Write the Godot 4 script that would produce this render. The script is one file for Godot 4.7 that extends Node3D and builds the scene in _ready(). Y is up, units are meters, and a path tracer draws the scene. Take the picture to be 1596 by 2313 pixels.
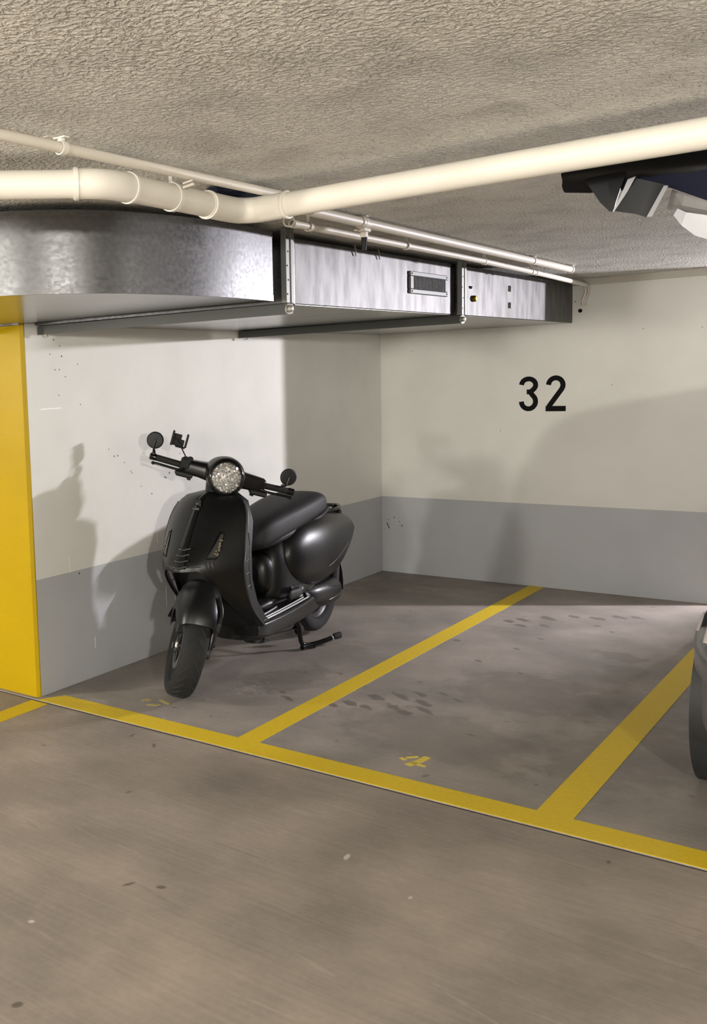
extends Node3D
# An underground garage corner: a matte black scooter in a narrow bay, an air duct and white pipes under a rough ceiling.

const YT := 2.075        # ceiling height
const WALL_END := 3.682 # where the left wall stops (yellow face)

var M := {}
var taken := {}

# ---------------------------------------------------------------- nodes
func numbered(called: String) -> String:
	if not taken.has(called):
		taken[called] = 0
		return called
	taken[called] += 1
	return "%s_%03d" % [called, taken[called]]

func thing(called: String, label: String, category: String, at := Vector3.ZERO, group := "") -> Node3D:
	var o := Node3D.new()
	o.name = numbered(called)
	add_child(o, true)
	o.position = at
	tag(o, label, category, group)
	return o

func tag(o: Node, label: String, category: String, group := "") -> void:
	o.set_meta("label", label)
	o.set_meta("category", category)
	if group != "":
		o.set_meta("group", group)

# one named mesh made of triangles; parent null puts it at top level
func put(called: String, t: PackedVector3Array, mat: Material, parent: Node = null, angle := 38.0, label := "") -> MeshInstance3D:
	var o := MeshInstance3D.new()
	o.mesh = fin(t, angle)
	o.mesh.surface_set_material(0, mat)
	if parent == null:
		o.name = numbered(called)
		add_child(o, true)
	else:
		o.name = called
		parent.add_child(o, true)
	if label != "":
		o.set_meta("label", label)
	return o

func struct(called: String, t: PackedVector3Array, mat: Material, parent: Node = null, angle := 30.0) -> MeshInstance3D:
	var o := put(called, t, mat, parent, angle)
	if parent == null:
		o.set_meta("kind", "structure")
	return o

# triangles -> mesh with normals smoothed below an angle, turned outward by signed volume
func fin(t: PackedVector3Array, angle: float) -> ArrayMesh:
	var vol := 0.0
	var n := t.size()
	for i in range(0, n, 3):
		vol += t[i].dot(t[i + 1].cross(t[i + 2]))
	var flip := vol < 0.0
	var fn := PackedVector3Array()
	var around := {}
	for i in range(0, n, 3):
		var a := t[i]
		var b := t[i + 1]
		var c := t[i + 2]
		var k := (b - a).cross(c - a)
		if flip:
			k = -k
		fn.append(k)
		for q in 3:
			var key := Vector3i((t[i + q] * 8000.0).round())
			if around.has(key):
				around[key].append(fn.size() - 1)
			else:
				around[key] = [fn.size() - 1]
	var lim := cos(deg_to_rad(angle))
	var P := PackedVector3Array()
	var N := PackedVector3Array()
	var UV := PackedVector2Array()
	for i in range(0, n, 3):
		var f := fn[i / 3]
		if f.length_squared() < 1e-18:
			continue
		var fu := f.normalized()
		var order := [0, 1, 2] if flip else [0, 2, 1]
		for q in order:
			var p := t[i + q]
			var s := Vector3.ZERO
			for w in around[Vector3i((p * 8000.0).round())]:
				var g := fn[w]
				if g.normalized().dot(fu) >= lim:
					s += g
			P.append(p)
			N.append(s.normalized() if s.length_squared() > 1e-20 else fu)
			UV.append(Vector2(p.x, p.z))
	var arr := []
	arr.resize(Mesh.ARRAY_MAX)
	arr[Mesh.ARRAY_VERTEX] = P
	arr[Mesh.ARRAY_NORMAL] = N
	arr[Mesh.ARRAY_TEX_UV] = UV
	var m := ArrayMesh.new()
	m.add_surface_from_arrays(Mesh.PRIMITIVE_TRIANGLES, arr)
	return m

# ---------------------------------------------------------------- shapes (all return triangles of closed solids)
func loft(rings: Array, cap := true) -> PackedVector3Array:
	var t := PackedVector3Array()
	var m: int = rings[0].size()
	for i in rings.size() - 1:
		for j in m:
			var k := (j + 1) % m
			var a: Vector3 = rings[i][j]
			var b: Vector3 = rings[i][k]
			var c: Vector3 = rings[i + 1][k]
			var d: Vector3 = rings[i + 1][j]
			t.append_array([a, b, c, a, c, d])
	if cap:
		for e in [0, rings.size() - 1]:
			var mid := Vector3.ZERO
			for p in rings[e]:
				mid += p
			mid /= m
			for j in m:
				var a: Vector3 = rings[e][j]
				var b: Vector3 = rings[e][(j + 1) % m]
				if e == 0:
					t.append_array([mid, b, a])
				else:
					t.append_array([mid, a, b])
	return t

# box with chamfered edges
func box(at: Vector3, size: Vector3, bev := 0.003) -> PackedVector3Array:
	var h := size / 2.0
	bev = minf(bev, minf(h.x, minf(h.y, h.z)) * 0.9)
	var rings := []
	for k in [[-h.y, bev], [-h.y + bev, 0.0], [h.y - bev, 0.0], [h.y, bev]]:
		var ins: float = k[1]
		var x: float = h.x - ins
		var z: float = h.z - ins
		var b: float = bev * 0.6
		var r := PackedVector3Array()
		for c in [[x, z - b], [x - b, z], [-x + b, z], [-x, z - b], [-x, -z + b], [-x + b, -z], [x - b, -z], [x, -z + b]]:
			r.append(at + Vector3(c[0], k[0], c[1]))
		rings.append(r)
	return loft(rings)

func bx(x0: float, x1: float, y0: float, y1: float, z0: float, z1: float, bev := 0.0) -> PackedVector3Array:
	return box(Vector3((x0 + x1) / 2, (y0 + y1) / 2, (z0 + z1) / 2), Vector3(absf(x1 - x0), absf(y1 - y0), absf(z1 - z0)), maxf(bev, 0.0004))

func frame_of(d: Vector3) -> Array:
	var u := d.cross(Vector3.UP)
	if u.length() < 0.05:
		u = d.cross(Vector3.RIGHT)
	u = u.normalized()
	return [u, d.cross(u).normalized()]

# round tube along points; radii is a float or an array
func tube(pts: Array, radii, sides := 14, cap := true) -> PackedVector3Array:
	var rings := []
	var u := Vector3.ZERO
	for i in pts.size():
		var d: Vector3
		if i == 0:
			d = pts[1] - pts[0]
		elif i == pts.size() - 1:
			d = pts[i] - pts[i - 1]
		else:
			d = (pts[i] - pts[i - 1]).normalized() + (pts[i + 1] - pts[i]).normalized()
		d = d.normalized()
		if u == Vector3.ZERO:
			u = frame_of(d)[0]
		else:
			u = (u - d * u.dot(d)).normalized()
		var v := d.cross(u)
		var rad: float = radii[i] if radii is Array else radii
		var r := PackedVector3Array()
		for k in sides:
			var a := TAU * k / sides
			r.append(pts[i] + (u * cos(a) + v * sin(a)) * rad)
		rings.append(r)
	return loft(rings, cap)

# surface of revolution about an axis; profile is [[radius, along], ...]
func lathe(profile: Array, at: Vector3, axis: Vector3, sides := 32, cap := true) -> PackedVector3Array:
	axis = axis.normalized()
	var f := frame_of(axis)
	var rings := []
	for p in profile:
		var r := PackedVector3Array()
		for k in sides:
			var a := TAU * k / sides
			r.append(at + axis * p[1] + (f[0] * cos(a) + f[1] * sin(a)) * maxf(p[0], 0.0002))
		rings.append(r)
	return loft(rings, cap)

# closed ring of revolution (the profile is a loop)
func ring_of(profile: Array, at: Vector3, axis: Vector3, sides := 32) -> PackedVector3Array:
	axis = axis.normalized()
	var f := frame_of(axis)
	var rings := []
	for k in sides + 1:
		var a := TAU * (k % sides) / sides
		var r := PackedVector3Array()
		for p in profile:
			r.append(at + axis * p[1] + (f[0] * cos(a) + f[1] * sin(a)) * p[0])
		rings.append(r)
	return loft(rings, false)

# flat polygon (x, y) pushed along z by depth, then placed
func slab(poly: PackedVector2Array, depth: float, xf := Transform3D.IDENTITY) -> PackedVector3Array:
	var t := PackedVector3Array()
	var idx := Geometry2D.triangulate_polygon(poly)
	var ccw := not Geometry2D.is_polygon_clockwise(poly)
	for i in range(0, idx.size(), 3):
		var a := poly[idx[i]]
		var b := poly[idx[i + 1]]
		var c := poly[idx[i + 2]]
		if (b - a).cross(c - a) < 0:
			var s := b
			b = c
			c = s
		t.append_array([Vector3(a.x, a.y, depth), Vector3(b.x, b.y, depth), Vector3(c.x, c.y, depth)])
		t.append_array([Vector3(a.x, a.y, 0), Vector3(c.x, c.y, 0), Vector3(b.x, b.y, 0)])
	for i in poly.size():
		var p := poly[i]
		var q := poly[(i + 1) % poly.size()]
		if not ccw:
			var s := p
			p = q
			q = s
		t.append_array([Vector3(p.x, p.y, 0), Vector3(q.x, q.y, 0), Vector3(q.x, q.y, depth), Vector3(p.x, p.y, 0), Vector3(q.x, q.y, depth), Vector3(p.x, p.y, depth)])
	return moved(t, xf)

func moved(t: PackedVector3Array, xf: Transform3D) -> PackedVector3Array:
	var r := PackedVector3Array()
	for p in t:
		r.append(xf * p)
	return r

func mirrored(t: PackedVector3Array) -> PackedVector3Array:
	var r := PackedVector3Array()
	for i in range(0, t.size(), 3):
		for q in [0, 2, 1]:
			var p := t[i + q]
			r.append(Vector3(-p.x, p.y, p.z))
	return r

func join(list: Array) -> PackedVector3Array:
	var t := PackedVector3Array()
	for a in list:
		t.append_array(a)
	return t

# smooth interpolation through rows [t, a, b, ...]
func along(rows: Array, t: float) -> Array:
	var n := rows.size()
	var i := 0
	var up: bool = rows[n - 1][0] > rows[0][0]
	while i < n - 2 and ((t > rows[i + 1][0]) if up else (t < rows[i + 1][0])):
		i += 1
	var h: float = rows[i + 1][0] - rows[i][0]
	var s := clampf((t - rows[i][0]) / h, 0.0, 1.0)
	var out := []
	for k in range(1, rows[0].size()):
		var p1: float = rows[i][k]
		var p2: float = rows[i + 1][k]
		var m1: float = (p2 - p1)
		var m2: float = (p2 - p1)
		if i > 0:
			m1 = (p2 - rows[i - 1][k]) / (rows[i + 1][0] - rows[i - 1][0]) * h
		if i < n - 2:
			m2 = (rows[i + 2][k] - p1) / (rows[i + 2][0] - rows[i][0]) * h
		var s2 := s * s
		var s3 := s2 * s
		out.append((2 * s3 - 3 * s2 + 1) * p1 + (s3 - 2 * s2 + s) * m1 + (-2 * s3 + 3 * s2) * p2 + (s3 - s2) * m2)
	return out

# smooth path through points
func curve(pts: Array, steps := 6) -> Array:
	var rows := []
	var len := 0.0
	for i in pts.size():
		if i > 0:
			len += (pts[i] - pts[i - 1]).length()
		rows.append([len, pts[i].x, pts[i].y, pts[i].z])
	var out := []
	for i in pts.size() - 1:
		for k in steps:
			var a := along(rows, lerpf(rows[i][0], rows[i + 1][0], float(k) / steps))
			out.append(Vector3(a[0], a[1], a[2]))
	out.append(pts[-1])
	return out

# superellipse solid along z from rows [z, ybottom, ytop, halfwidth]
func hull(rows: Array, steps: int, ex := 2.6, sides := 28, x0 := 0.0) -> PackedVector3Array:
	var rings := []
	for i in steps + 1:
		var z: float = lerpf(rows[0][0], rows[-1][0], 0.5 - 0.5 * cos(PI * i / steps))
		var a := along(rows, z)
		var r := PackedVector3Array()
		for k in sides:
			var w := TAU * k / sides
			var c := cos(w)
			var s := sin(w)
			r.append(Vector3(x0 + a[2] * signf(c) * pow(absf(c), 2.0 / ex), (a[0] + a[1]) / 2 + (a[1] - a[0]) / 2 * signf(s) * pow(absf(s), 2.0 / ex), z))
		rings.append(r)
	return loft(rings)

# a sheet of grid points given thickness along an offset, closed round its edges
func sheet(front: Array, back: Array) -> PackedVector3Array:
	var t := PackedVector3Array()
	var n := front.size()
	var m: int = front[0].size()
	for g in 2:
		var s: Array = front if g == 0 else back
		for i in n - 1:
			for j in m - 1:
				var a: Vector3 = s[i][j]
				var b: Vector3 = s[i][j + 1]
				var c: Vector3 = s[i + 1][j + 1]
				var d: Vector3 = s[i + 1][j]
				if g == 0:
					t.append_array([a, b, c, a, c, d])
				else:
					t.append_array([a, c, b, a, d, c])
	var rim := []
	for j in m:
		rim.append([0, j])
	for i in range(1, n):
		rim.append([i, m - 1])
	for j in range(m - 2, -1, -1):
		rim.append([n - 1, j])
	for i in range(n - 2, 0, -1):
		rim.append([i, 0])
	for k in rim.size():
		var p: Array = rim[k]
		var q: Array = rim[(k + 1) % rim.size()]
		var a: Vector3 = front[p[0]][p[1]]
		var b: Vector3 = front[q[0]][q[1]]
		var c: Vector3 = back[q[0]][q[1]]
		var d: Vector3 = back[p[0]][p[1]]
		t.append_array([a, c, b, a, d, c])
	return t

# polygons of a pen stroke of the given width along points
func stroke(pts: PackedVector2Array, width: float, end := Geometry2D.END_BUTT) -> Array:
	return Geometry2D.offset_polyline(pts, width / 2, Geometry2D.JOIN_ROUND, end)

# ---------------------------------------------------------------- materials
func mat(called: String, c: Color, rough: float, metal := 0.0) -> StandardMaterial3D:
	var m := StandardMaterial3D.new()
	m.resource_name = called
	m.albedo_color = c
	m.roughness = rough
	m.metallic = metal
	M[called] = m
	return m

func noise(freq: float, octaves := 4, kind := FastNoiseLite.TYPE_SIMPLEX_SMOOTH, seed_ := 1) -> FastNoiseLite:
	var n := FastNoiseLite.new()
	n.noise_type = kind
	n.frequency = freq
	n.fractal_octaves = octaves
	n.seed = seed_
	return n

func noise_tex(n: FastNoiseLite, side: int, ramp: Array = [], normal := 0.0) -> NoiseTexture2D:
	var t := NoiseTexture2D.new()
	t.width = side
	t.height = side
	t.seamless = true
	t.noise = n
	if normal > 0.0:
		t.as_normal_map = true
		t.bump_strength = normal
	if ramp.size():
		var g := Gradient.new()
		var offs := PackedFloat32Array()
		var cols := PackedColorArray()
		for r in ramp:
			offs.append(r[0])
			cols.append(r[1])
		g.offsets = offs
		g.colors = cols
		t.color_ramp = g
	return t

func grey(v: float) -> Color:
	return Color(v, v, v)

func world_map(m: StandardMaterial3D, scale: float) -> void:
	m.uv1_triplanar = true
	m.uv1_world_triplanar = true
	m.uv1_scale = Vector3.ONE * scale

# soft-edged patches drawn into an image: each [x, y, rx, ry, turn, strength, tint]
func blot(im: Image, cx: float, cy: float, rx: float, ry: float, turn: float, strength: float, tint: Color, n: FastNoiseLite) -> void:
	var R := maxf(rx, ry) * 1.5
	var ct := cos(turn)
	var s := sin(turn)
	for y in range(maxi(0, int(cy - R)), mini(im.get_height(), int(cy + R) + 1)):
		for x in range(maxi(0, int(cx - R)), mini(im.get_width(), int(cx + R) + 1)):
			var dx := x - cx
			var dy := y - cy
			var u := (dx * ct + dy * s) / rx
			var v := (-dx * s + dy * ct) / ry
			var d := sqrt(u * u + v * v) + n.get_noise_2d(x * 1.0, y * 1.0) * 0.55
			var k := clampf((1.0 - d) * 3.0, 0.0, 1.0) * strength
			if k > 0.0:
				im.set_pixel(x, y, im.get_pixel(x, y).lerp(tint, k))

# concrete colour: fine mottling, broad clouds, trowel streaks along x
func concrete(w: int, h: int, px: float, base: Color, streaks: float, seed_: int) -> Image:
	var fine := noise(0.11, 3, FastNoiseLite.TYPE_SIMPLEX_SMOOTH, seed_)
	var broad := noise(0.006, 4, FastNoiseLite.TYPE_SIMPLEX_SMOOTH, seed_ + 7)
	var im := Image.create_empty(w, h, false, Image.FORMAT_RGB8)
	for y in h:
		for x in w:
			var a := fine.get_noise_2d(x, y) * 0.035
			var b := broad.get_noise_2d(x, y) * 0.17
			var c := fine.get_noise_2d(x * 0.06 + y * 0.012, y * 1.6 - x * 0.05) * streaks
			var k := 1.0 + a + b + c
			im.set_pixel(x, y, Color(base.r * k, base.g * k * (1.0 - b * 0.05), base.b * k * (1.0 - b * 0.12)))
	return im

func make_materials() -> void:
	var m: StandardMaterial3D
	# painted plaster, off-white above and grey below
	var roller := noise_tex(noise(0.02, 4, FastNoiseLite.TYPE_SIMPLEX_SMOOTH, 3), 512)
	var plaster := noise_tex(noise(0.006, 5, FastNoiseLite.TYPE_SIMPLEX_SMOOTH, 5), 512, [[0.0, grey(0.965)], [0.5, grey(0.985)], [1.0, grey(1.0)]])
	for k in [["wall_white", Color(0.86, 0.855, 0.83), 0.62], ["wall_grey", Color(0.69, 0.695, 0.705), 0.5], ["wall_yellow", Color(0.665, 0.55, 0.0), 0.45], ["wall_plain", Color(0.74, 0.72, 0.68), 0.8]]:
		m = mat(k[0], k[1], k[2])
		m.albedo_texture = plaster
		m.heightmap_enabled = true
		m.heightmap_texture = roller
		m.heightmap_scale = 0.12
		m.metallic_specular = 0.3
		world_map(m, 0.7)
	# sprayed fibrous ceiling
	var fib := noise(0.03, 3, FastNoiseLite.TYPE_SIMPLEX, 11)
	fib.fractal_type = FastNoiseLite.FRACTAL_RIDGED
	fib.domain_warp_enabled = true
	fib.domain_warp_amplitude = 26.0
	fib.domain_warp_frequency = 0.02
	m = mat("ceiling", Color(0.88, 0.87, 0.84), 0.95)
	m.albedo_texture = noise_tex(noise(0.006, 5, FastNoiseLite.TYPE_SIMPLEX_SMOOTH, 21), 512, [[0.0, grey(0.86)], [0.5, grey(0.97)], [1.0, grey(1.0)]])
	m.heightmap_enabled = true
	m.heightmap_texture = noise_tex(fib, 1024)
	m.heightmap_scale = 1.25
	world_map(m, 0.95)
	# floors
	var bn := noise(0.045, 4, FastNoiseLite.TYPE_SIMPLEX_SMOOTH, 31)
	var im := concrete(1100, 1400, 0.0, Color(0.515, 0.485, 0.457), 0.045, 41)   # 350 pixels a metre: x 0..3.14, z 0..4
	var dark := Color(0.31, 0.28, 0.255)
	for b in [[1.27, 2.92, .055, .03], [1.36, 2.93, .05, .026], [1.46, 2.86, .06, .03], [1.33, 2.78, .07, .03], [1.42, 2.70, .08, .025], [1.53, 2.90, .045, .03], [1.55, 2.74, .07, .025], [1.49, 2.63, .05, .02], [1.22, 2.99, .035, .02], [1.60, 2.83, .06, .02], [1.57, 2.56, .04, .014], [1.67, 2.62, .035, .012], [1.40, 2.45, .03, .012], [1.34, 1.05, .05, .03], [1.40, .98, .06, .03], [1.50, .86, .07, .035], [1.43, 1.12, .05, .03], [1.62, .74, .05, .03], [1.75, .72, .06, .03], [1.84, .62, .05, .03], [1.93, .58, .05, .025], [1.55, 1.05, .04, .02], [1.80, .90, .03, .02], [1.62, 1.35, .03, .015], [1.58, 1.62, .025, .013], [1.50, 1.95, .03, .014], [1.9, 1.0, .02, .012], [1.0, 3.02, .045, .02], [.93, 2.95, .03, .014], [.86, 2.62, .025, .012], [1.75, 2.05, .02, .01], [1.25, 1.62, .03, .02]]:
		blot(im, b[0] * 350, b[1] * 350, b[2] * 350, b[3] * 350, 0.5, 0.62, dark, bn)
	for b in [[.85, 2.75, .16, .3, 0.4], [2.07, 1.5, .16, .09, 0.45], [.3, .45, .3, .3, 0.4], [1.9, 2.35, .4, .35, 0.34], [1.75, 3.1, .5, .3, 0.30], [2.45, 2.9, .3, .5, 0.25], [.75, 2.2, .2, .3, 0.2], [2.15, 1.8, .12, .2, .3]]:
		blot(im, b[0] * 350, b[1] * 350, b[2] * 350, b[3] * 350, 0.2, b[4], Color(0.37, 0.34, 0.31), noise(0.02, 4))  # broad soft darker zones on the bay floor
	var rng := RandomNumberGenerator.new()
	rng.seed = 5
	for i in 60:
		blot(im, rng.randf() * 1100, rng.randf() * 1400, rng.randf_range(2, 7), rng.randf_range(1.5, 4), rng.randf() * 3, 0.5, dark if i % 3 else Color(0.66, 0.63, 0.6), bn)
	for i in 40:  # pale scuffs near the front wheel
		blot(im, rng.randfn(0.78, 0.09) * 350, rng.randfn(3.0, 0.12) * 350, rng.randf_range(3, 9), rng.randf_range(1, 2), 0.4, 0.5, Color(0.66, 0.63, 0.61), bn)
	m = mat("bay_concrete", Color.WHITE, 0.62)
	m.albedo_texture = ImageTexture.create_from_image(im)
	m.uv1_scale = Vector3(350.0 / 1100.0, 350.0 / 1400.0, 1)
	var grain := noise_tex(noise(0.08, 4, FastNoiseLite.TYPE_SIMPLEX_SMOOTH, 51), 512)
	m.heightmap_enabled = true
	m.heightmap_texture = grain
	m.heightmap_scale = 0.1
	im = concrete(1024, 1024, 0.0, Color(0.525, 0.485, 0.445), 0.05, 61)
	for i in 46:
		blot(im, rng.randf() * 1024, rng.randf() * 1024, rng.randf_range(2, 8), rng.randf_range(1.5, 4), rng.randf() * 3, 0.7, Color(0.3, 0.27, 0.24) if i % 4 else Color(0.8, 0.78, 0.75), bn)
	for i in 150:  # faint trowel scuffs
		blot(im, rng.randf() * 1024, rng.randf() * 1024, rng.randf_range(10, 46), rng.randf_range(0.8, 2.2), rng.randfn(0.12, 0.10), rng.randf_range(0.12, 0.35), Color(0.66, 0.62, 0.57) if i % 5 else Color(0.40, 0.37, 0.33), bn)
	m = mat("lane_concrete", Color.WHITE, 0.66)
	m.albedo_texture = ImageTexture.create_from_image(im)
	m.uv1_scale = Vector3(1 / 3.4, 1 / 3.4, 1)
	m.heightmap_enabled = true
	m.heightmap_texture = grain
	m.heightmap_scale = 0.15
	# line paint
	m = mat("line_paint", Color(0.81, 0.69, 0.10), 0.6)
	m.albedo_texture = noise_tex(noise(0.03, 4, FastNoiseLite.TYPE_SIMPLEX_SMOOTH, 71), 512, [[0.0, grey(0.93)], [0.45, grey(0.98)], [1.0, grey(1.0)]])
	world_map(m, 2.6)
	mat("chipped_paint", Color(0.77, 0.68, 0.27), 0.8)
	mat("worn_paint", Color(0.66, 0.59, 0.32), 0.8)
	mat("black_paint", Color(0.045, 0.045, 0.045), 0.7).metallic_specular = 0.25
	mat("dot", Color(0.30, 0.29, 0.27), 0.9)
	mat("light_streak", Color(0.97, 0.95, 0.93), 0.8)  # pale colour for the streak of light on the left wall
	mat("hole", Color(0.02, 0.02, 0.02), 1.0)
	# galvanised sheet with its spangle
	m = mat("zinc", Color(0.45, 0.45, 0.455), 0.48, 0.95)
	var cells := noise(0.055, 1, FastNoiseLite.TYPE_CELLULAR, 81)
	cells.cellular_return_type = FastNoiseLite.RETURN_CELL_VALUE
	cells.cellular_jitter = 1.0
	m.albedo_texture = noise_tex(noise(0.02, 5, FastNoiseLite.TYPE_SIMPLEX_SMOOTH, 82), 512, [[0.0, grey(0.86)], [0.5, grey(0.93)], [0.75, grey(0.98)], [1.0, grey(1.0)]])
	m.roughness_texture = noise_tex(cells, 512, [[0.0, grey(0.7)], [1.0, grey(1.0)]])
	world_map(m, 4.0)
	var drips := noise_tex(noise(0.022, 5, FastNoiseLite.TYPE_SIMPLEX_SMOOTH, 83), 512, [[0.0, grey(0.78)], [0.42, grey(0.90)], [0.6, grey(0.96)], [0.8, grey(1.0)]])
	m = mat("zinc_streaked", Color(0.405, 0.402, 0.40), 0.52, 0.95)
	m.albedo_texture = drips
	m.uv1_triplanar = true
	m.uv1_world_triplanar = true
	m.uv1_scale = Vector3(1.3, 0.42, 1.3)
	m = mat("zinc_smooth", Color(0.52, 0.515, 0.50), 0.22, 0.95)
	m.albedo_texture = noise_tex(noise(0.01, 5, FastNoiseLite.TYPE_SIMPLEX_SMOOTH, 84), 256, [[0.0, grey(0.88)], [1.0, grey(1.0)]])
	world_map(m, 1.1)
	mat("zinc_dull", Color(0.45, 0.455, 0.44), 0.5, 0.6)
	mat("grille_grey", Color(0.38, 0.385, 0.385), 0.5, 0.3)
	mat("steel_dark", Color(0.25, 0.255, 0.245), 0.5, 0.3)
	mat("bolt", Color(0.74, 0.73, 0.70), 0.35, 0.8)
	mat("gap", Color(0.13, 0.13, 0.125), 0.8)
	# pipes
	m = mat("pipe_white", Color(0.855, 0.835, 0.795), 0.5)
	m.albedo_texture = noise_tex(noise(0.01, 3, FastNoiseLite.TYPE_SIMPLEX_SMOOTH, 91), 256, [[0.0, grey(0.94)], [1.0, grey(1.0)]])
	world_map(m, 1.2)
	mat("pipe_grey", Color(0.80, 0.775, 0.73), 0.5)
	mat("brass", Color(0.55, 0.47, 0.15), 0.4, 0.7)
	mat("rubber", Color(0.05, 0.05, 0.05), 0.75)
	m = mat("navy_cloth", Color(0.075, 0.105, 0.2), 0.9)
	m.heightmap_enabled = true
	m.heightmap_texture = grain
	m.heightmap_scale = 0.3
	world_map(m, 3.0)
	mat("black_film", Color(0.055, 0.055, 0.065), 0.4).metallic_specular = 0.3
	mat("navy_film", Color(0.065, 0.075, 0.14), 0.45).metallic_specular = 0.35
	mat("silver_film", Color(0.74, 0.74, 0.76), 0.3, 0.2)
	mat("grey_film", Color(0.50, 0.495, 0.49), 0.4, 0.2)
	# scooter
	m = mat("matte_black", Color(0.042, 0.042, 0.045), 0.35)
	m.metallic_specular = 0.46
	mat("satin_black", Color(0.06, 0.06, 0.063), 0.32)
	mat("gloss_black", Color(0.045, 0.045, 0.047), 0.12)
	mat("plastic_black", Color(0.035, 0.035, 0.036), 0.6)
	m = mat("seat_vinyl", Color(0.11, 0.108, 0.115), 0.62)
	m.heightmap_enabled = true
	m.heightmap_texture = noise_tex(noise(0.25, 2, FastNoiseLite.TYPE_CELLULAR, 95), 256)
	m.heightmap_scale = 0.02
	m.uv1_triplanar = true
	m.uv1_scale = Vector3.ONE * 4.0
	mat("tyre", Color(0.07, 0.069, 0.067), 0.85)
	mat("rim_grey", Color(0.16, 0.16, 0.165), 0.35, 0.6)
	mat("chrome", Color(0.9, 0.9, 0.9), 0.08, 1.0)
	mat("trim_grey", Color(0.26, 0.26, 0.265), 0.38, 0.3)
	mat("strip_grey", Color(0.62, 0.62, 0.62), 0.4, 0.4)
	mat("disc_steel", Color(0.55, 0.55, 0.55), 0.3, 0.9)
	m = mat("clear_lens", Color(1, 1, 1, 0.06), 0.03)
	m.transparency = BaseMaterial3D.TRANSPARENCY_ALPHA
	mat("lens_amber", Color(0.45, 0.41, 0.34), 0.2)
	mat("lens_pale", Color(0.24, 0.235, 0.225), 0.2, 0.2)
	mat("tail_red", Color(0.35, 0.02, 0.02), 0.2)
	# car
	m = mat("car_paint", Color(0.42, 0.42, 0.425), 0.25, 0.45)
	m.clearcoat_enabled = true
	m.clearcoat = 0.6
	mat("car_glass", Color(0.05, 0.055, 0.06), 0.08)
	mat("car_plastic", Color(0.12, 0.12, 0.12), 0.6)
	mat("car_lens", Color(0.62, 0.59, 0.58), 0.12, 0.2)
	mat("lamp_body", Color(0.85, 0.85, 0.84), 0.5)
	m = mat("lamp_glow", Color(1, 1, 1), 0.4)
	m.emission_enabled = true
	m.emission = Color(1.0, 0.97, 0.92)
	m.emission_energy_multiplier = 4.0

# ---------------------------------------------------------------- camera, light
func make_camera() -> void:
	var cam := Camera3D.new()
	cam.name = "camera"
	add_child(cam)
	cam.position = Vector3(3.437, 1.52, 6.953)
	cam.rotation_degrees = Vector3(-6.222, 40.283, -2.067)
	var f := 2249.75
	cam.projection = Camera3D.PROJECTION_FRUSTUM
	cam.near = 0.1
	cam.far = 80.0
	cam.size = 0.1 * 2313.0 / f
	cam.frustum_offset = Vector2((798.0 - 305.54) / f, -(1156.5 - 1104.53) / f) * 0.1
	cam.current = true
	var we := WorldEnvironment.new()
	we.name = "environment"
	var e := Environment.new()
	e.background_mode = Environment.BG_COLOR
	e.background_color = Color(0.02, 0.02, 0.02)
	e.tonemap_mode = Environment.TONE_MAPPER_LINEAR
	e.tonemap_exposure = 1.0
	e.sdfgi_enabled = true
	e.ssao_enabled = true
	e.ssil_enabled = true
	we.environment = e
	add_child(we)
	# unseen tube lamps outside the frame, some inferred from shadows, some added as fill: [x, z, turn, energy, size]
	unseen_ceiling_lamp(Vector3(4.0, 1.875, -1.055), 0.557, 19.5, 0.03, Color(1.0, 0.985, 1.02), "unseen ceiling tube lamp in the aisle behind the end of the back wall, lighting the left wall", 8)
	unseen_ceiling_lamp(Vector3(5.8, 1.82, 8.0), -0.8, 15.0, 0.08, Color(1.0, 0.985, 0.945), "unseen ceiling tube lamp over the lane at the near right, placed to light the duct elbow and left wall")
	unseen_ceiling_lamp(Vector3(0.0, 1.82, 11.0), 0.0, 20.0, 0.2, Color(1.0, 0.985, 0.945), "unseen ceiling tube lamp at the far side of the lane, placed to light the scooter and back wall")
	unseen_ceiling_lamp(Vector3(-2.6, 1.82, 6.6), 1.57, 9.0, 0.2, Color(1.0, 0.985, 0.945), "added fill lamp, an unseen ceiling tube over the lane beyond the yellow wall end")  # added as fill for the left side of the lane
	unseen_ceiling_lamp(Vector3(8.2, 1.88, 2.6), 0.0, 5.0, 0.4, Color(1.0, 0.985, 0.96), "unseen ceiling tube lamp over the bays beyond the parked car, placed to light the upper back wall")  # out of view, placed to brighten the upper back wall
	unseen_ceiling_lamp(Vector3(2.5, 1.78, 9.4), 1.57, 11.5, 0.2, Color(1.0, 0.985, 0.945), "added fill lamp, an unseen ceiling tube over the lane close to the viewer")  # added as fill for the near ceiling and lane floor

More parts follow.
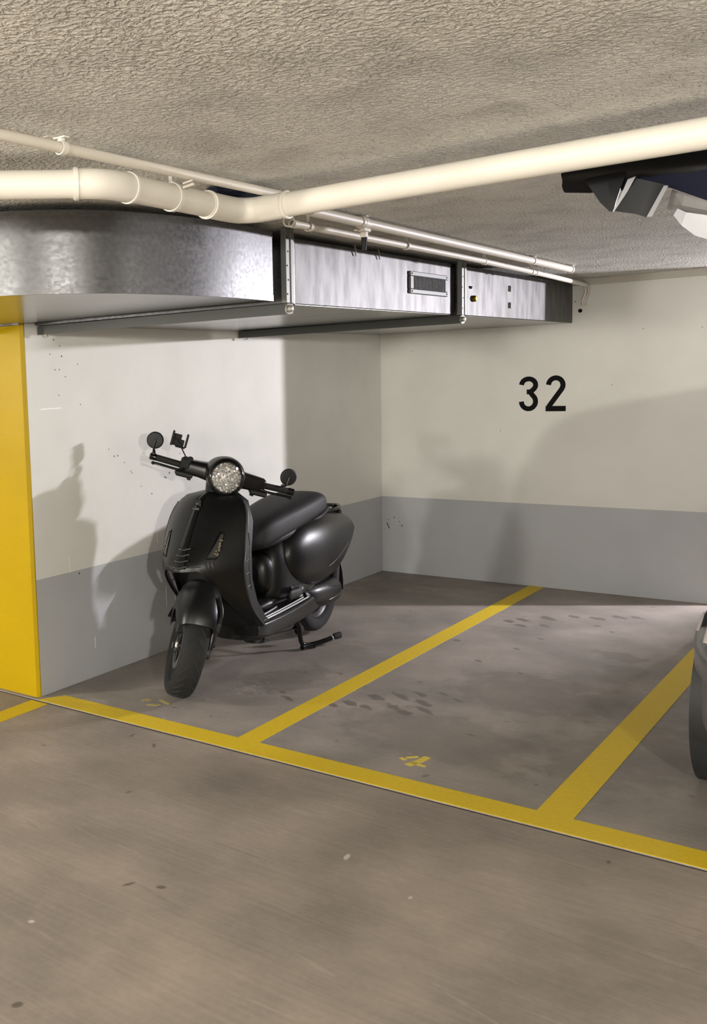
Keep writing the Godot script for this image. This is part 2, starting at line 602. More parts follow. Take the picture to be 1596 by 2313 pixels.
func unseen_ceiling_lamp(at: Vector3, turn: float, energy: float, size: float, tint: Color, label: String, lights := 1) -> void:
	var o := thing("unseen_ceiling_lamp", label, "ceiling lamp", Vector3(at.x, at.y + 0.13, at.z))
	o.rotation.y = turn
	put("housing", join([box(Vector3(0, -0.02, 0), Vector3(1.24, 0.04, 0.07), 0.006), box(Vector3(-0.6, -0.055, 0), Vector3(0.03, 0.05, 0.04), 0.004), box(Vector3(0.6, -0.055, 0), Vector3(0.03, 0.05, 0.04), 0.004)]), M.lamp_body, o)
	if at.y + 0.14 < YT:
		for x in [-0.5, 0.5]:
			put("hanger_wire", tube([Vector3(x, 0, 0), Vector3(x, YT - at.y - 0.131, 0)], 0.004, 6), M.lamp_body, o)
	put("tube", tube([Vector3(-0.585, -0.062, 0), Vector3(0.585, -0.062, 0)], 0.013, 12), M.lamp_glow, o)
	for k in lights:   # several along a tube whose length shows in the shadows
		var l := OmniLight3D.new()
		l.name = "glow"
		l.light_color = tint
		l.light_energy = energy / lights
		l.light_size = size
		l.omni_range = 30.0
		l.omni_attenuation = 2.0
		l.shadow_enabled = true
		l.position = Vector3(1.1 * ((k + 0.5) / lights - 0.5), -0.13, 0)
		o.add_child(l, true)

# ---------------------------------------------------------------- setting
func make_room() -> void:
	# floor of the bays, a finger's width higher than the lane
	struct("floor", bx(-7, 12, -0.2, 0, -5, 3.704, 0.0008), M.bay_concrete)
	struct("floor", bx(-7, 12, -0.22, -0.004, 3.713, 14, 0.001), M.lane_concrete)
	struct("trim_1", bx(-7, 12, -0.22, -0.0045, 3.7042, 3.713, 0.0004), M.gap)
	struct("ceiling", bx(-7, 12, YT, YT + 0.25, -5, 14), M.ceiling)
	# back wall: off-white over a grey band
	two_tone("wall_back", Rect2(-0.5, -0.26, 2.77, 0.26))
	# left wall: same paint, ends in a yellow face
	two_tone("wall_left", Rect2(-0.5, 0.0, 0.5, WALL_END - 0.02))
	var cap := PackedVector2Array([Vector2(-0.5, 0), Vector2(0, 0), Vector2(0, 0.006), Vector2(-0.012, 0.02), Vector2(-0.488, 0.02), Vector2(-0.5, 0.006)])
	struct("trim_2", slab(cap, YT, Transform3D(Basis(Vector3(1, 0, 0), Vector3(0, 0, 1), Vector3(0, 1, 0)), Vector3(0, 0, WALL_END - 0.02))), M.wall_yellow)
	# the rest of the garage, out of view, closed all round to bounce light
	struct("wall_far", bx(-7.25, 12.25, -0.2, YT + 0.2, -5.25, -5), M.wall_plain)
	struct("wall_near", bx(-7.25, 12.25, -0.2, YT + 0.2, 14, 14.25), M.wall_plain)
	struct("wall_west", bx(-7.25, -7, -0.2, YT + 0.2, -5, 14), M.wall_plain)
	struct("wall_east", bx(12, 12.25, -0.2, YT + 0.2, -5, 14), M.wall_plain)
	# joint board along the head of the back wall
	struct("trim_3", bx(1.37, 2.268, YT - 0.045, YT, 0, 0.012, 0.002), M.wall_plain)
	wall_marks()
	lines()

func two_tone(called: String, r: Rect2) -> void:
	var hb := 0.577
	var o := struct(called, bx(r.position.x, r.end.x, hb, YT, r.position.y, r.end.y, 0.001), M.wall_white)
	put("painted_band", bx(r.position.x, r.end.x, 0, hb, r.position.y, r.end.y, 0.001), M.wall_grey, o)

func wall_marks() -> void:
	var back := get_node("wall_back")
	var left := get_node("wall_left")
	# drilled hole and specks
	put("drill_hole", lathe([[0.0, 0], [0.013, 0], [0.013, 0.0015], [0.0, 0.0015]], Vector3(1.419, 1.869, 0), Vector3(0, 0, 1), 16), M.hole, back)
	for k in [[1.30, 1.96, .003], [1.387, 1.93, .004], [1.80, 1.73, .003], [.25, 1.66, .003], [1.62, 1.38, .003], [.90, 1.08, .003], [2.13, 1.72, .003], [.10, .42, .005], [.14, .39, .004], [.16, .36, .006], [.05, .40, .004]]:
		put("speck", lathe([[0.0, 0], [k[2], 0], [k[2], 0.0008], [0.0, 0.0008]], Vector3(k[0], k[1], 0), Vector3(0, 0, 1), 8), M.dot, back)
	put("scuff", slab(PackedVector2Array([Vector2(.035, .375), Vector2(.042, .38), Vector2(.062, .335), Vector2(.055, .33)]), 0.0006, Transform3D(Basis(), Vector3.ZERO)), M.dot, back)
	for k in [[1.73, 3.47, .004], [1.66, 3.50, .003], [1.70, 3.43, .003], [1.65, 3.42, .004], [1.61, 3.31, .003], [1.585, 3.44, .003], [1.585, 3.47, .003], [1.55, 3.40, .003], [1.46, 3.45, .003], [1.41, 3.30, .003], [1.13, 3.06, .004], [1.13, 3.03, .004], [1.09, 2.98, .003], [1.04, 2.93, .003], [1.03, 2.92, .003], [1.17, 3.1, .003], [1.0, 2.60, .005], [.98, 2.64, .005], [.975, 2.63, .004], [.90, 2.76, .004], [.95, 2.85, .003], [1.16, 2.55, .003], [1.10, 2.5, .003], [.56, 3.36, .005]]:
		put("speck", lathe([[0.0, 0], [k[2], 0], [k[2], 0.0008], [0.0, 0.0008]], Vector3(0, k[0], k[1]), Vector3(1, 0, 0), 8), M.dot, left)
	put("light_streak", bx(0, 0.0008, 1.395, 1.401, 3.44, 3.58, 0.0002), M.light_streak, left)  # streak of leaked light, painted on as a pale strip
	for k in [[.25, 2.66, .12], [.27, 2.58, .10], [.58, 3.42, .08], [.15, 3.26, .06], [.62, 2.72, .06]]:
		put("paint_run", bx(0, 0.0012, k[0], k[0] + k[2], k[1], k[1] + 0.004, 0.0003), M.wall_white, left)

func flat_xz(poly: PackedVector2Array, y: float, thick: float) -> PackedVector3Array:
	# polygon given as (x, z)
	return slab(poly, thick, Transform3D(Basis(Vector3(1, 0, 0), Vector3(0, 0, 1), Vector3(0, 1, 0)), Vector3(0, y, 0)))

func rect_xz(x0: float, x1: float, z0: float, z1: float) -> PackedVector2Array:
	return PackedVector2Array([Vector2(x0, z0), Vector2(x1, z0), Vector2(x1, z1), Vector2(x0, z1)])

func lines() -> void:
	var h := 0.0015
	tag(put("bay_line", flat_xz(PackedVector2Array([Vector2(0.04, 3.668), Vector2(0.085, 3.584), Vector2(7.5, 3.584), Vector2(7.5, 3.7045), Vector2(0.02, 3.7045)]), 0, h), M.line_paint), "long yellow line painted along the front edge of the bays, above the dark floor joint", "floor marking", "yellow bay lines")
	tag(put("bay_line", flat_xz(rect_xz(1.102, 1.206, 0, 3.584), 0, h), M.line_paint), "yellow line on the floor between the scooter's bay and the empty stained bay", "floor marking", "yellow bay lines")
	tag(put("bay_line", flat_xz(rect_xz(2.337, 2.457, 0, 3.584), 0, h), M.line_paint), "yellow line on the floor running back beside the parked silver car", "floor marking", "yellow bay lines")
	tag(put("bay_line", flat_xz(PackedVector2Array([Vector2(-0.01, 3.72), Vector2(0.10, 3.72), Vector2(0.10, 7.0), Vector2(-0.01, 7.0)]), -0.004, h), M.line_paint), "short yellow line on the lane floor running towards the viewer below the yellow wall end", "floor marking", "yellow bay lines")
	# bay numbers stencilled on the floor, half worn away
	var four := thing("floor_number", "worn yellow number 4 stencilled on the floor of the empty bay", "number", Vector3(1.815, 0, 3.405), "stencilled bay numbers")
	for s in [[[-.008, .055], [.012, .0], [.022, -.065]], [[-.062, .0], [-.035, .012]], [[-.012, .022], [.055, .03]], [[-.045, -.012], [-.01, -.048]]]:
		var pts := PackedVector2Array()
		for p in s:
			pts.append(Vector2(p[0], p[1]))
		for poly in stroke(pts, 0.03 if s.size() == 3 else 0.016):
			put("stroke", flat_xz(poly, 0, 0.0012), M.chipped_paint, four)
	var three := thing("floor_number", "worn yellow number remnants stencilled on the floor before the scooter's front wheel", "number", Vector3(0.525, 0, 3.415), "stencilled bay numbers")
	for s in [[[-.075, .02], [-.07, -.008], [-.045, -.004]], [[-.02, .05], [.02, .035], [.03, .015]], [[-.01, -.035], [.03, -.022], [.065, -.01]]]:
		var pts := PackedVector2Array()
		for p in s:
			pts.append(Vector2(p[0], p[1]))
		for poly in stroke(pts, 0.016):
			put("stroke", flat_xz(poly, 0, 0.0012), M.worn_paint, three)
	# the number on the wall
	var n := thing("wall_number", "black painted number 32 on the off-white back wall above the grey band", "number", Vector3(1.026, 1.212, 0))
	var w := 0.033
	var c3 := PackedVector2Array()
	var hw := 0.128 / 2 - w / 2
	for i in 13:   # upper bowl, from left end over the top to the waist
		var a := deg_to_rad(178.0 - 228.0 * i / 12.0)
		c3.append(Vector2(0.064 + hw * cos(a), 0.180 + 0.042 * sin(a)))
	c3.append(Vector2(0.078, 0.1335))
	c3.append(Vector2(0.052, 0.1335))
	var l3 := PackedVector2Array([Vector2(0.052, 0.1335), Vector2(0.074, 0.1335)])
	for i in 15:
		var a := deg_to_rad(52.0 - 232.0 * i / 14.0)
		l3.append(Vector2(0.064 + hw * cos(a), 0.068 + 0.050 * sin(a)))
	var polys := []
	polys.append_array(stroke(c3, w))
	for p in stroke(l3, w):
		polys = Geometry2D.merge_polygons(polys[0], p)
	digit(polys, n, 0.0)
	var c2 := PackedVector2Array()
	for i in 13:
		var a := deg_to_rad(178.0 - 212.0 * i / 12.0)
		c2.append(Vector2(0.065 + 0.047 * cos(a), 0.176 + 0.048 * sin(a)))
	c2.append(Vector2(0.019, 0.030))
	var two := stroke(c2, w)
	two = Geometry2D.merge_polygons(two[0], PackedVector2Array([Vector2(0, 0), Vector2(0.131, 0), Vector2(0.131, 0.036), Vector2(0, 0.036)]))
	digit(two, n, 0.178)

func digit(polys: Array, n: Node3D, dx: float) -> void:
	var t := PackedVector3Array()
	for p in polys:
		if not Geometry2D.is_polygon_clockwise(p):
			t.append_array(slab(p, 0.0012, Transform3D(Basis(), Vector3(dx, 0, 0))))
	put("digit", t, M.black_paint, n)

# ---------------------------------------------------------------- air duct
const DB := 1.795   # underside
const DT := 2.05    # top
const DX := 1.37    # front face

func make_duct() -> void:
	var o := thing("air_duct", "long rectangular galvanised air duct with a curved end under the ceiling", "air duct")
	# straight sections, back wall to elbow
	put("duct_section", bx(0.012, DX, DB, DT, 0.0, 1.80, 0.003), M.zinc_streaked, o)
	put("duct_section", bx(0.012, DX, DB, DT, 1.98, 3.50, 0.003), M.zinc_streaked, o)
	put("duct_neck", bx(0.03, DX - 0.03, DB + 0.012, DT - 0.01, 1.79, 1.99), M.steel_dark, o)
	put("duct_neck", bx(0.03, DX - 0.03, DB + 0.012, DT - 0.01, 3.49, 3.76), M.steel_dark, o)
	put("flange", bx(0.01, DX + 0.012, DB - 0.002, DT + 0.01, 1.825, 1.85, 0.002), M.zinc, o)
	put("flange", bx(0.01, DX + 0.004, DB - 0.002, DT + 0.004, 1.853, 1.875, 0.002), M.zinc, o)
	put("flange", bx(0.01, DX + 0.012, DB - 0.002, DT + 0.012, 3.520, 3.545, 0.002), M.zinc, o)
	put("flange", bx(0.01, DX + 0.004, DB - 0.002, DT + 0.004, 3.558, 3.60, 0.002), M.zinc, o)
	# curved elbow swinging left past the yellow wall end
	var outer := curve([Vector3(1.405, 0, 3.725), Vector3(1.425, 0, 4.02), Vector3(1.400, 0, 4.30), Vector3(1.310, 0, 4.60), Vector3(1.10, 0, 4.81), Vector3(0.70, 0, 4.93), Vector3(0.2, 0, 4.96), Vector3(-2.5, 0, 4.97)], 8)
	var inner := curve([Vector3(0.02, 0, 3.715), Vector3(-0.03, 0, 3.73), Vector3(-0.2, 0, 3.745), Vector3(-0.5, 0, 3.75), Vector3(-2.5, 0, 3.75)], 5)
	var side := []
	var under := PackedVector2Array()
	for p in outer:
		under.append(Vector2(p.x, p.z))
	inner.reverse()
	for p in inner:
		under.append(Vector2(p.x, p.z))
	put("elbow_bottom", flat_xz(under, DB + 0.006, 0.006), M.zinc_smooth, o)
	put("elbow_top", flat_xz(under, DT - 0.008, 0.006), M.zinc, o)
	put("elbow_side", band(outer, DB, DT, 0.004), M.zinc, o, 50.0)
	put("elbow_side", band(inner, DB, DT, 0.004), M.zinc, o, 50.0)
	put("seam", join([band(outer, DB, DB + 0.022, 0.006), band(outer, DT - 0.022, DT, 0.006)]), M.zinc, o, 50.0)
	# smooth underside panels
	put("bottom_panel", bx(0.016, DX - 0.002, DB - 0.003, DB - 0.0005, 0.002, 1.0, 0.0008), M.zinc_smooth, o)
	put("bottom_panel", bx(0.016, DX - 0.002, DB - 0.003, DB - 0.0005, 1.004, 1.80, 0.0008), M.zinc_smooth, o)
	put("bottom_panel", bx(0.016, DX - 0.002, DB - 0.003, DB - 0.0005, 1.98, 2.75, 0.0008), M.zinc_smooth, o)
	put("bottom_panel", bx(0.016, DX - 0.002, DB - 0.003, DB - 0.0005, 2.754, 3.50, 0.0008), M.zinc_smooth, o)
	# ventilation grille
	var zg := 2.265
	var yg := 1.932
	var g := put("grille_frame", join([bx(DX, DX + 0.012, yg + 0.030, yg + 0.052, zg - 0.215, zg + 0.215, 0.003), bx(DX, DX + 0.012, yg - 0.052, yg - 0.030, zg - 0.215, zg + 0.215, 0.003), bx(DX, DX + 0.012, yg - 0.031, yg + 0.031, zg + 0.183, zg + 0.215, 0.003), bx(DX, DX + 0.012, yg - 0.031, yg + 0.031, zg - 0.215, zg - 0.183, 0.003)]), M.grille_grey, o)
	put("opening", bx(DX + 0.0005, DX + 0.002, yg - 0.03, yg + 0.03, zg - 0.183, zg + 0.183), M.hole, g)
	var sl := PackedVector3Array()
	for i in 26:
		sl.append_array(box(Vector3(DX + 0.006, yg, zg - 0.175 + 0.014 * i), Vector3(0.007, 0.06, 0.003), 0.0005))
	put("slats", sl, M.steel_dark, g).set_meta("kind", "stuff")
	for c in [[-.2, .041], [.2, .041], [-.2, -.041], [.2, -.041]]:
		put("screw", lathe([[.004, 0], [.004, .014], [.002, .0155], [0, .0155]], Vector3(DX, yg + c[1], zg + c[0]), Vector3(1, 0, 0), 8), M.steel_dark, g)
	# access latches, a brass cap and a small wire clip
	for y in [1.962, 1.868]:
		var l := put("latch", box(Vector3(DX + 0.004, y, 1.158), Vector3(0.01, 0.034, 0.03), 0.003), M.zinc_dull, o)
		put("slot", box(Vector3(DX + 0.008, y, 1.165), Vector3(0.006, 0.028, 0.012), 0.002), M.gap, l)
	put("cap", lathe([[.017, 0], [.017, .012], [.013, .022], [0, .023]], Vector3(DX, 1.885, 1.70), Vector3(1, 0, 0), 14), M.brass, o)
	put("wire_clip", join([box(Vector3(DX + 0.004, 1.946, 1.735), Vector3(0.008, 0.006, 0.03), 0.001), box(Vector3(DX + 0.006, 1.942, 1.735), Vector3(0.008, 0.014, 0.008), 0.001)]), M.gap, o)
	for z in [2.80, 3.02]:
		put("wire_hook", tube([Vector3(DX + 0.006, DT + 0.01, z), Vector3(DX + 0.012, DT - 0.01, z), Vector3(DX + 0.008, DT - 0.035, z - 0.012)], 0.003, 6), M.zinc_dull, o)
	# hangers: a rail across the underside, an upright and a bolt
	hanger("galvanised hanger rail under the duct below its curved section, bolted to an upright", 3.60, 3.66, 3.57, DX + 0.035)
	hanger("galvanised hanger rail under the middle of the duct, left of the ventilation grille's right end", 1.905, 1.93, 1.885, DX + 0.03)
	var e := thing("duct_hanger", "dark end of a hanger rail at the left edge, over the yellow wall face", "hanger", Vector3.ZERO, "duct hanger rails")
	put("rail", tube([Vector3(-0.17, DB - 0.02, 3.72), Vector3(-0.6, DB - 0.02, 4.35), Vector3(-0.9, DB - 0.02, 4.95)], 0.014, 4), M.steel_dark, e, 20.0)

func band(path: Array, y0: float, y1: float, thick: float) -> PackedVector3Array:
	var a := []
	var b := []
	for i in path.size():
		var d: Vector3 = (path[mini(i + 1, path.size() - 1)] - path[maxi(i - 1, 0)]).normalized()
		var n := Vector3(-d.z, 0, d.x) * thick
		a.append([Vector3(path[i].x, y0, path[i].z), Vector3(path[i].x, y1, path[i].z)])
		b.append([Vector3(path[i].x, y0, path[i].z) - n, Vector3(path[i].x, y1, path[i].z) - n])
	return sheet(a, b)

func hanger(label: String, zf: float, zm: float, zw: float, xf: float) -> void:
	var o := thing("duct_hanger", label, "hanger", Vector3.ZERO, "duct hanger rails")
	var r := 0.021
	# channel section swept from the wall to the front
	var rings := []
	for q in [[0.02, zw], [xf, zf]]:
		var ring := PackedVector3Array()
		for c in [[-r, -r * 2], [r, -r * 2], [r, -0.004], [-r, -0.004]]:
			ring.append(Vector3(q[0], DB + c[1], q[1] + c[0]))
		rings.append(ring)
	put("rail", loft(rings), M.steel_dark, o, 20.0)
	var lip := []
	for q in [[0.02, zw], [xf + 0.002, zf]]:
		var ring := PackedVector3Array()
		for c in [[r, -r * 2 - 0.003], [r + 0.004, -r * 2 - 0.003], [r + 0.004, -0.006], [r, -0.006]]:
			ring.append(Vector3(q[0], DB + c[1], q[1] + c[0]))
		lip.append(ring)
	put("rail_edge", loft(lip), M.steel_dark, o, 20.0)
	var up := put("upright", join([bx(xf - 0.012, xf + 0.012, DB - 0.004, YT - 0.002, zf + 0.012, zf + 0.042, 0.002), bx(xf + 0.004, xf + 0.016, DB - 0.004, YT - 0.002, zf - 0.008, zf + 0.013, 0.002)]), M.zinc_dull, o)
	for k in 5:
		put("bolt_hole", lathe([[.0035, 0], [.0035, .001], [0, .001]], Vector3(xf + 0.012, DB + 0.03 + 0.053 * k, zf + (0.028 if k % 2 else 0.035)), Vector3(1, 0, 0), 8), M.gap, up)
	put("bolt", lathe([[.022, 0], [.022, .003], [.014, .0035], [.014, .014], [.010, .017], [0, .018]], Vector3(xf + 0.001, DB - 0.024, zf + 0.012), Vector3(1, 0, 0.25), 8), M.bolt, o)
	put("bolt", lathe([[.016, 0], [.016, .003], [.010, .0035], [.010, .012], [0, .013]], Vector3(0.06, DB - 0.044, zw + 0.005), Vector3(0.1, -0.4, 1), 8), M.bolt, o)

# ---------------------------------------------------------------- pipes
func clip(parent: Node, p: Vector3, d: Vector3, r: float, m: Material) -> void:
	# a saddle clip: band round the pipe and a stem to the ceiling
	put("clip", join([ring_of([[r + 0.001, -0.008], [r + 0.004, -0.008], [r + 0.004, 0.008], [r + 0.001, 0.008]], p, d, 20), box(Vector3(p.x, (p.y + r + YT - 0.001) / 2, p.z), Vector3(0.012, YT - 0.001 - p.y - r, 0.012), 0.001), box(Vector3(p.x, YT - 0.003, p.z), Vector3(0.036, 0.004, 0.018), 0.001)]), m, parent)

func make_pipes() -> void:
	var R := 0.034
	var o := thing("drain_pipe", "thick cream-white drain pipe with two bends hanging in front of the duct", "pipe")
	var y := 2.0
	put("pipe_run", tube([Vector3(0.70, y - 0.005, 6.245), Vector3(1.745, y, 5.122)], R, 28), M.pipe_white, o)
	put("bend", tube(curve([Vector3(1.733, y, 5.135), Vector3(1.770, y, 5.090), Vector3(1.785, y, 5.045), Vector3(1.786, y, 4.985)], 6), R + 0.0025, 28), M.pipe_white, o)
	put("pipe_run", tube([Vector3(1.786, y, 5.0), Vector3(1.768, y, 4.60)], R, 28), M.pipe_white, o)
	put("bend", tube(curve([Vector3(1.769, y, 4.64), Vector3(1.765, y, 4.535), Vector3(1.768, y, 4.482), Vector3(1.785, y, 4.456), Vector3(1.82, y, 4.443), Vector3(1.92, y, 4.446)], 6), R + 0.0025, 28), M.pipe_white, o)
	put("pipe_run", tube([Vector3(1.90, y, 4.445), Vector3(6.6, y, 4.60)], R, 28), M.pipe_white, o)
	for q in [[Vector3(1.738, y, 5.130), Vector3(0.68, 0, -0.73)], [Vector3(1.786, y, 4.99), Vector3(0, 0, 1)], [Vector3(1.769, y, 4.63), Vector3(0.05, 0, 1)], [Vector3(1.915, y, 4.446), Vector3(1, 0, 0)]]:
		put("collar", ring_of([[R, -0.005], [R + 0.0055, -0.004], [R + 0.0055, 0.004], [R, 0.005]], q[0], q[1], 28), M.pipe_white, o)
	clip(o, Vector3(1.777, y, 4.80), Vector3(0.045, 0, 1), R, M.pipe_white)
	put("clip_screw", join([tube([Vector3(1.815, y + 0.02, 4.80), Vector3(1.85, y + 0.024, 4.80)], 0.004, 8), tube([Vector3(1.815, y + 0.03, 4.80), Vector3(1.845, y + 0.034, 4.80)], 0.003, 8)]), M.pipe_grey, o)
	clip(o, Vector3(4.2, y, 4.52), Vector3(1, 0, 0), R, M.pipe_white)
	# thin pipe above it
	o = thing("conduit_pipe", "thin white pipe high on the left, passing behind the thick drain pipe's bend", "pipe", Vector3.ZERO, "thin white pipes")
	y = 2.05
	put("pipe_run", tube([Vector3(1.80, y, 7.4), Vector3(1.834, y, 4.36)], 0.0125, 16), M.pipe_grey, o)
	clip(o, Vector3(1.824, y, 5.265), Vector3(0, 0, 1), 0.0125, M.pipe_white)
	put("clip_foot", box(Vector3(1.79, y + 0.03, 5.28), Vector3(0.05, 0.012, 0.03), 0.003), M.pipe_white, o)
	# the two runs in front of the duct
	o = thing("conduit_pipe", "upper white pipe running back from the drain pipe to the back wall", "pipe", Vector3.ZERO, "thin white pipes")
	put("pipe_run", tube([Vector3(1.742, y, 4.02), Vector3(1.660, y, 1.0)], 0.0175, 18), M.pipe_grey, o)
	put("pipe_end", tube([Vector3(1.742, y, 4.005), Vector3(1.746, y + 0.012, 4.06), Vector3(1.748, y + 0.03, 4.09)], 0.0172, 18), M.pipe_grey, o)
	for z in [3.63, 1.70, 1.02]:
		clip(o, Vector3(lerpf(1.660, 1.742, (z - 1.0) / 3.02), y, z), Vector3(0, 0, 1), 0.0175, M.pipe_white)
	put("collar", ring_of([[.0175, -0.03], [.021, -0.028], [.021, 0.028], [.0175, 0.03]], Vector3(1.731, y, 3.63), Vector3(0.03, 0, 1), 18), M.pipe_grey, o)
	var s := thing("pipe_fitting", "small white fitting with a black rubber sleeve hanging from the upper white pipe", "fitting", Vector3(1.727, y - 0.02, 3.615))
	put("bracket", join([box(Vector3(0, -0.004, 0), Vector3(0.03, 0.014, 0.05), 0.003), box(Vector3(0, -0.02, 0), Vector3(0.022, 0.024, 0.022), 0.004), box(Vector3(-0.012, -0.006, 0.03), Vector3(0.012, 0.008, 0.03), 0.002)]), M.pipe_white, s)
	put("sleeve", tube([Vector3(0, -0.03, 0), Vector3(0, -0.075, 0.002)], [0.011, 0.0085], 12), M.rubber, s)
	y = 2.03
	o = thing("conduit_pipe", "lower white pipe resting in clips along the top edge of the duct", "pipe", Vector3.ZERO, "thin white pipes")
	put("pipe_run", tube([Vector3(1.634, y, 3.93), Vector3(1.605, y, 2.60), Vector3(1.590, y, 2.124), Vector3(1.541, y, 1.171), Vector3(1.500, y, 0.546), Vector3(1.462, y, 0.03)], 0.0135, 16), M.pipe_grey, o)
	put("pipe_mouth", ring_of([[0.0095, -0.01], [0.0155, -0.01], [0.0155, 0.014], [0.0095, 0.014]], Vector3(1.634, y, 3.94), Vector3(0, 0, 1), 18), M.pipe_grey, o)
	put("bore", lathe([[0.0095, 0], [0.0095, 0.001], [0, 0.001]], Vector3(1.634, y, 3.9345), Vector3(0, 0, 1), 16), M.gap, o)
	put("loop", ring_of([[0.016, -0.003], [0.02, -0.003], [0.02, 0.003], [0.016, 0.003]], Vector3(1.634, y + 0.005, 3.975), Vector3(0.5, 0, 1), 20), M.pipe_white, o)
	for q in [[1.632, 3.84], [1.617, 3.03], [1.588, 2.11], [1.549, 1.33]]:
		clip(o, Vector3(q[0], y, q[1]), Vector3(0.02, 0, 1), 0.0135, M.pipe_white)
	put("collar", ring_of([[.0135, -0.012], [.017, -0.011], [.017, 0.011], [.0135, 0.012]], Vector3(1.545, y, 1.25), Vector3(0.05, 0, 1), 16), M.pipe_grey, o)
	put("down_pipe", tube(curve([Vector3(1.452, y - 0.005, 0.02), Vector3(1.456, y - 0.05, 0.02), Vector3(1.438, y - 0.095, 0.02), Vector3(1.440, y - 0.128, 0.02)], 5), 0.009, 10), M.pipe_grey, o)
	put("down_pipe", tube(curve([Vector3(1.468, y - 0.005, 0.018), Vector3(1.474, y - 0.05, 0.018), Vector3(1.452, y - 0.095, 0.018), Vector3(1.455, y - 0.128, 0.018)], 5), 0.006, 10), M.pipe_grey, o)
	# blue cloth stuffed into the corner of the drain pipe
	var rng := RandomNumberGenerator.new()
	rng.seed = 8
	var rings := []
	for i in 9:
		var u := i / 8.0
		var ring := PackedVector3Array()
		for k in 18:
			var a := TAU * k / 18
			var rr := (0.03 + 0.05 * sin(PI * u)) * (1.0 + rng.randf_range(-0.22, 0.22))
			ring.append(Vector3(1.715 + 0.03 * u + 0.75 * rr * cos(a), 2.057 + clampf(rr * 0.4 * sin(a), -0.017, 0.016), 4.53 - 0.28 * u + 0.1 * rr * cos(a)))
		rings.append(ring)
	tag(put("cloth", loft(rings), M.navy_cloth, null, 30.0), "crumpled navy blue cloth stuffed between the ceiling and the drain pipe's bend", "cloth")

# ---------------------------------------------------------------- torn plastic film at the right
func facet(a: Array, thick: Vector3) -> PackedVector3Array:
	# a folded sheet: rows of points, closed with a small thickness
	var b := []
	for r in a:
		var q := []
		for p in r:
			q.append(p + thick)
		b.append(q)
	return sheet(a, b)

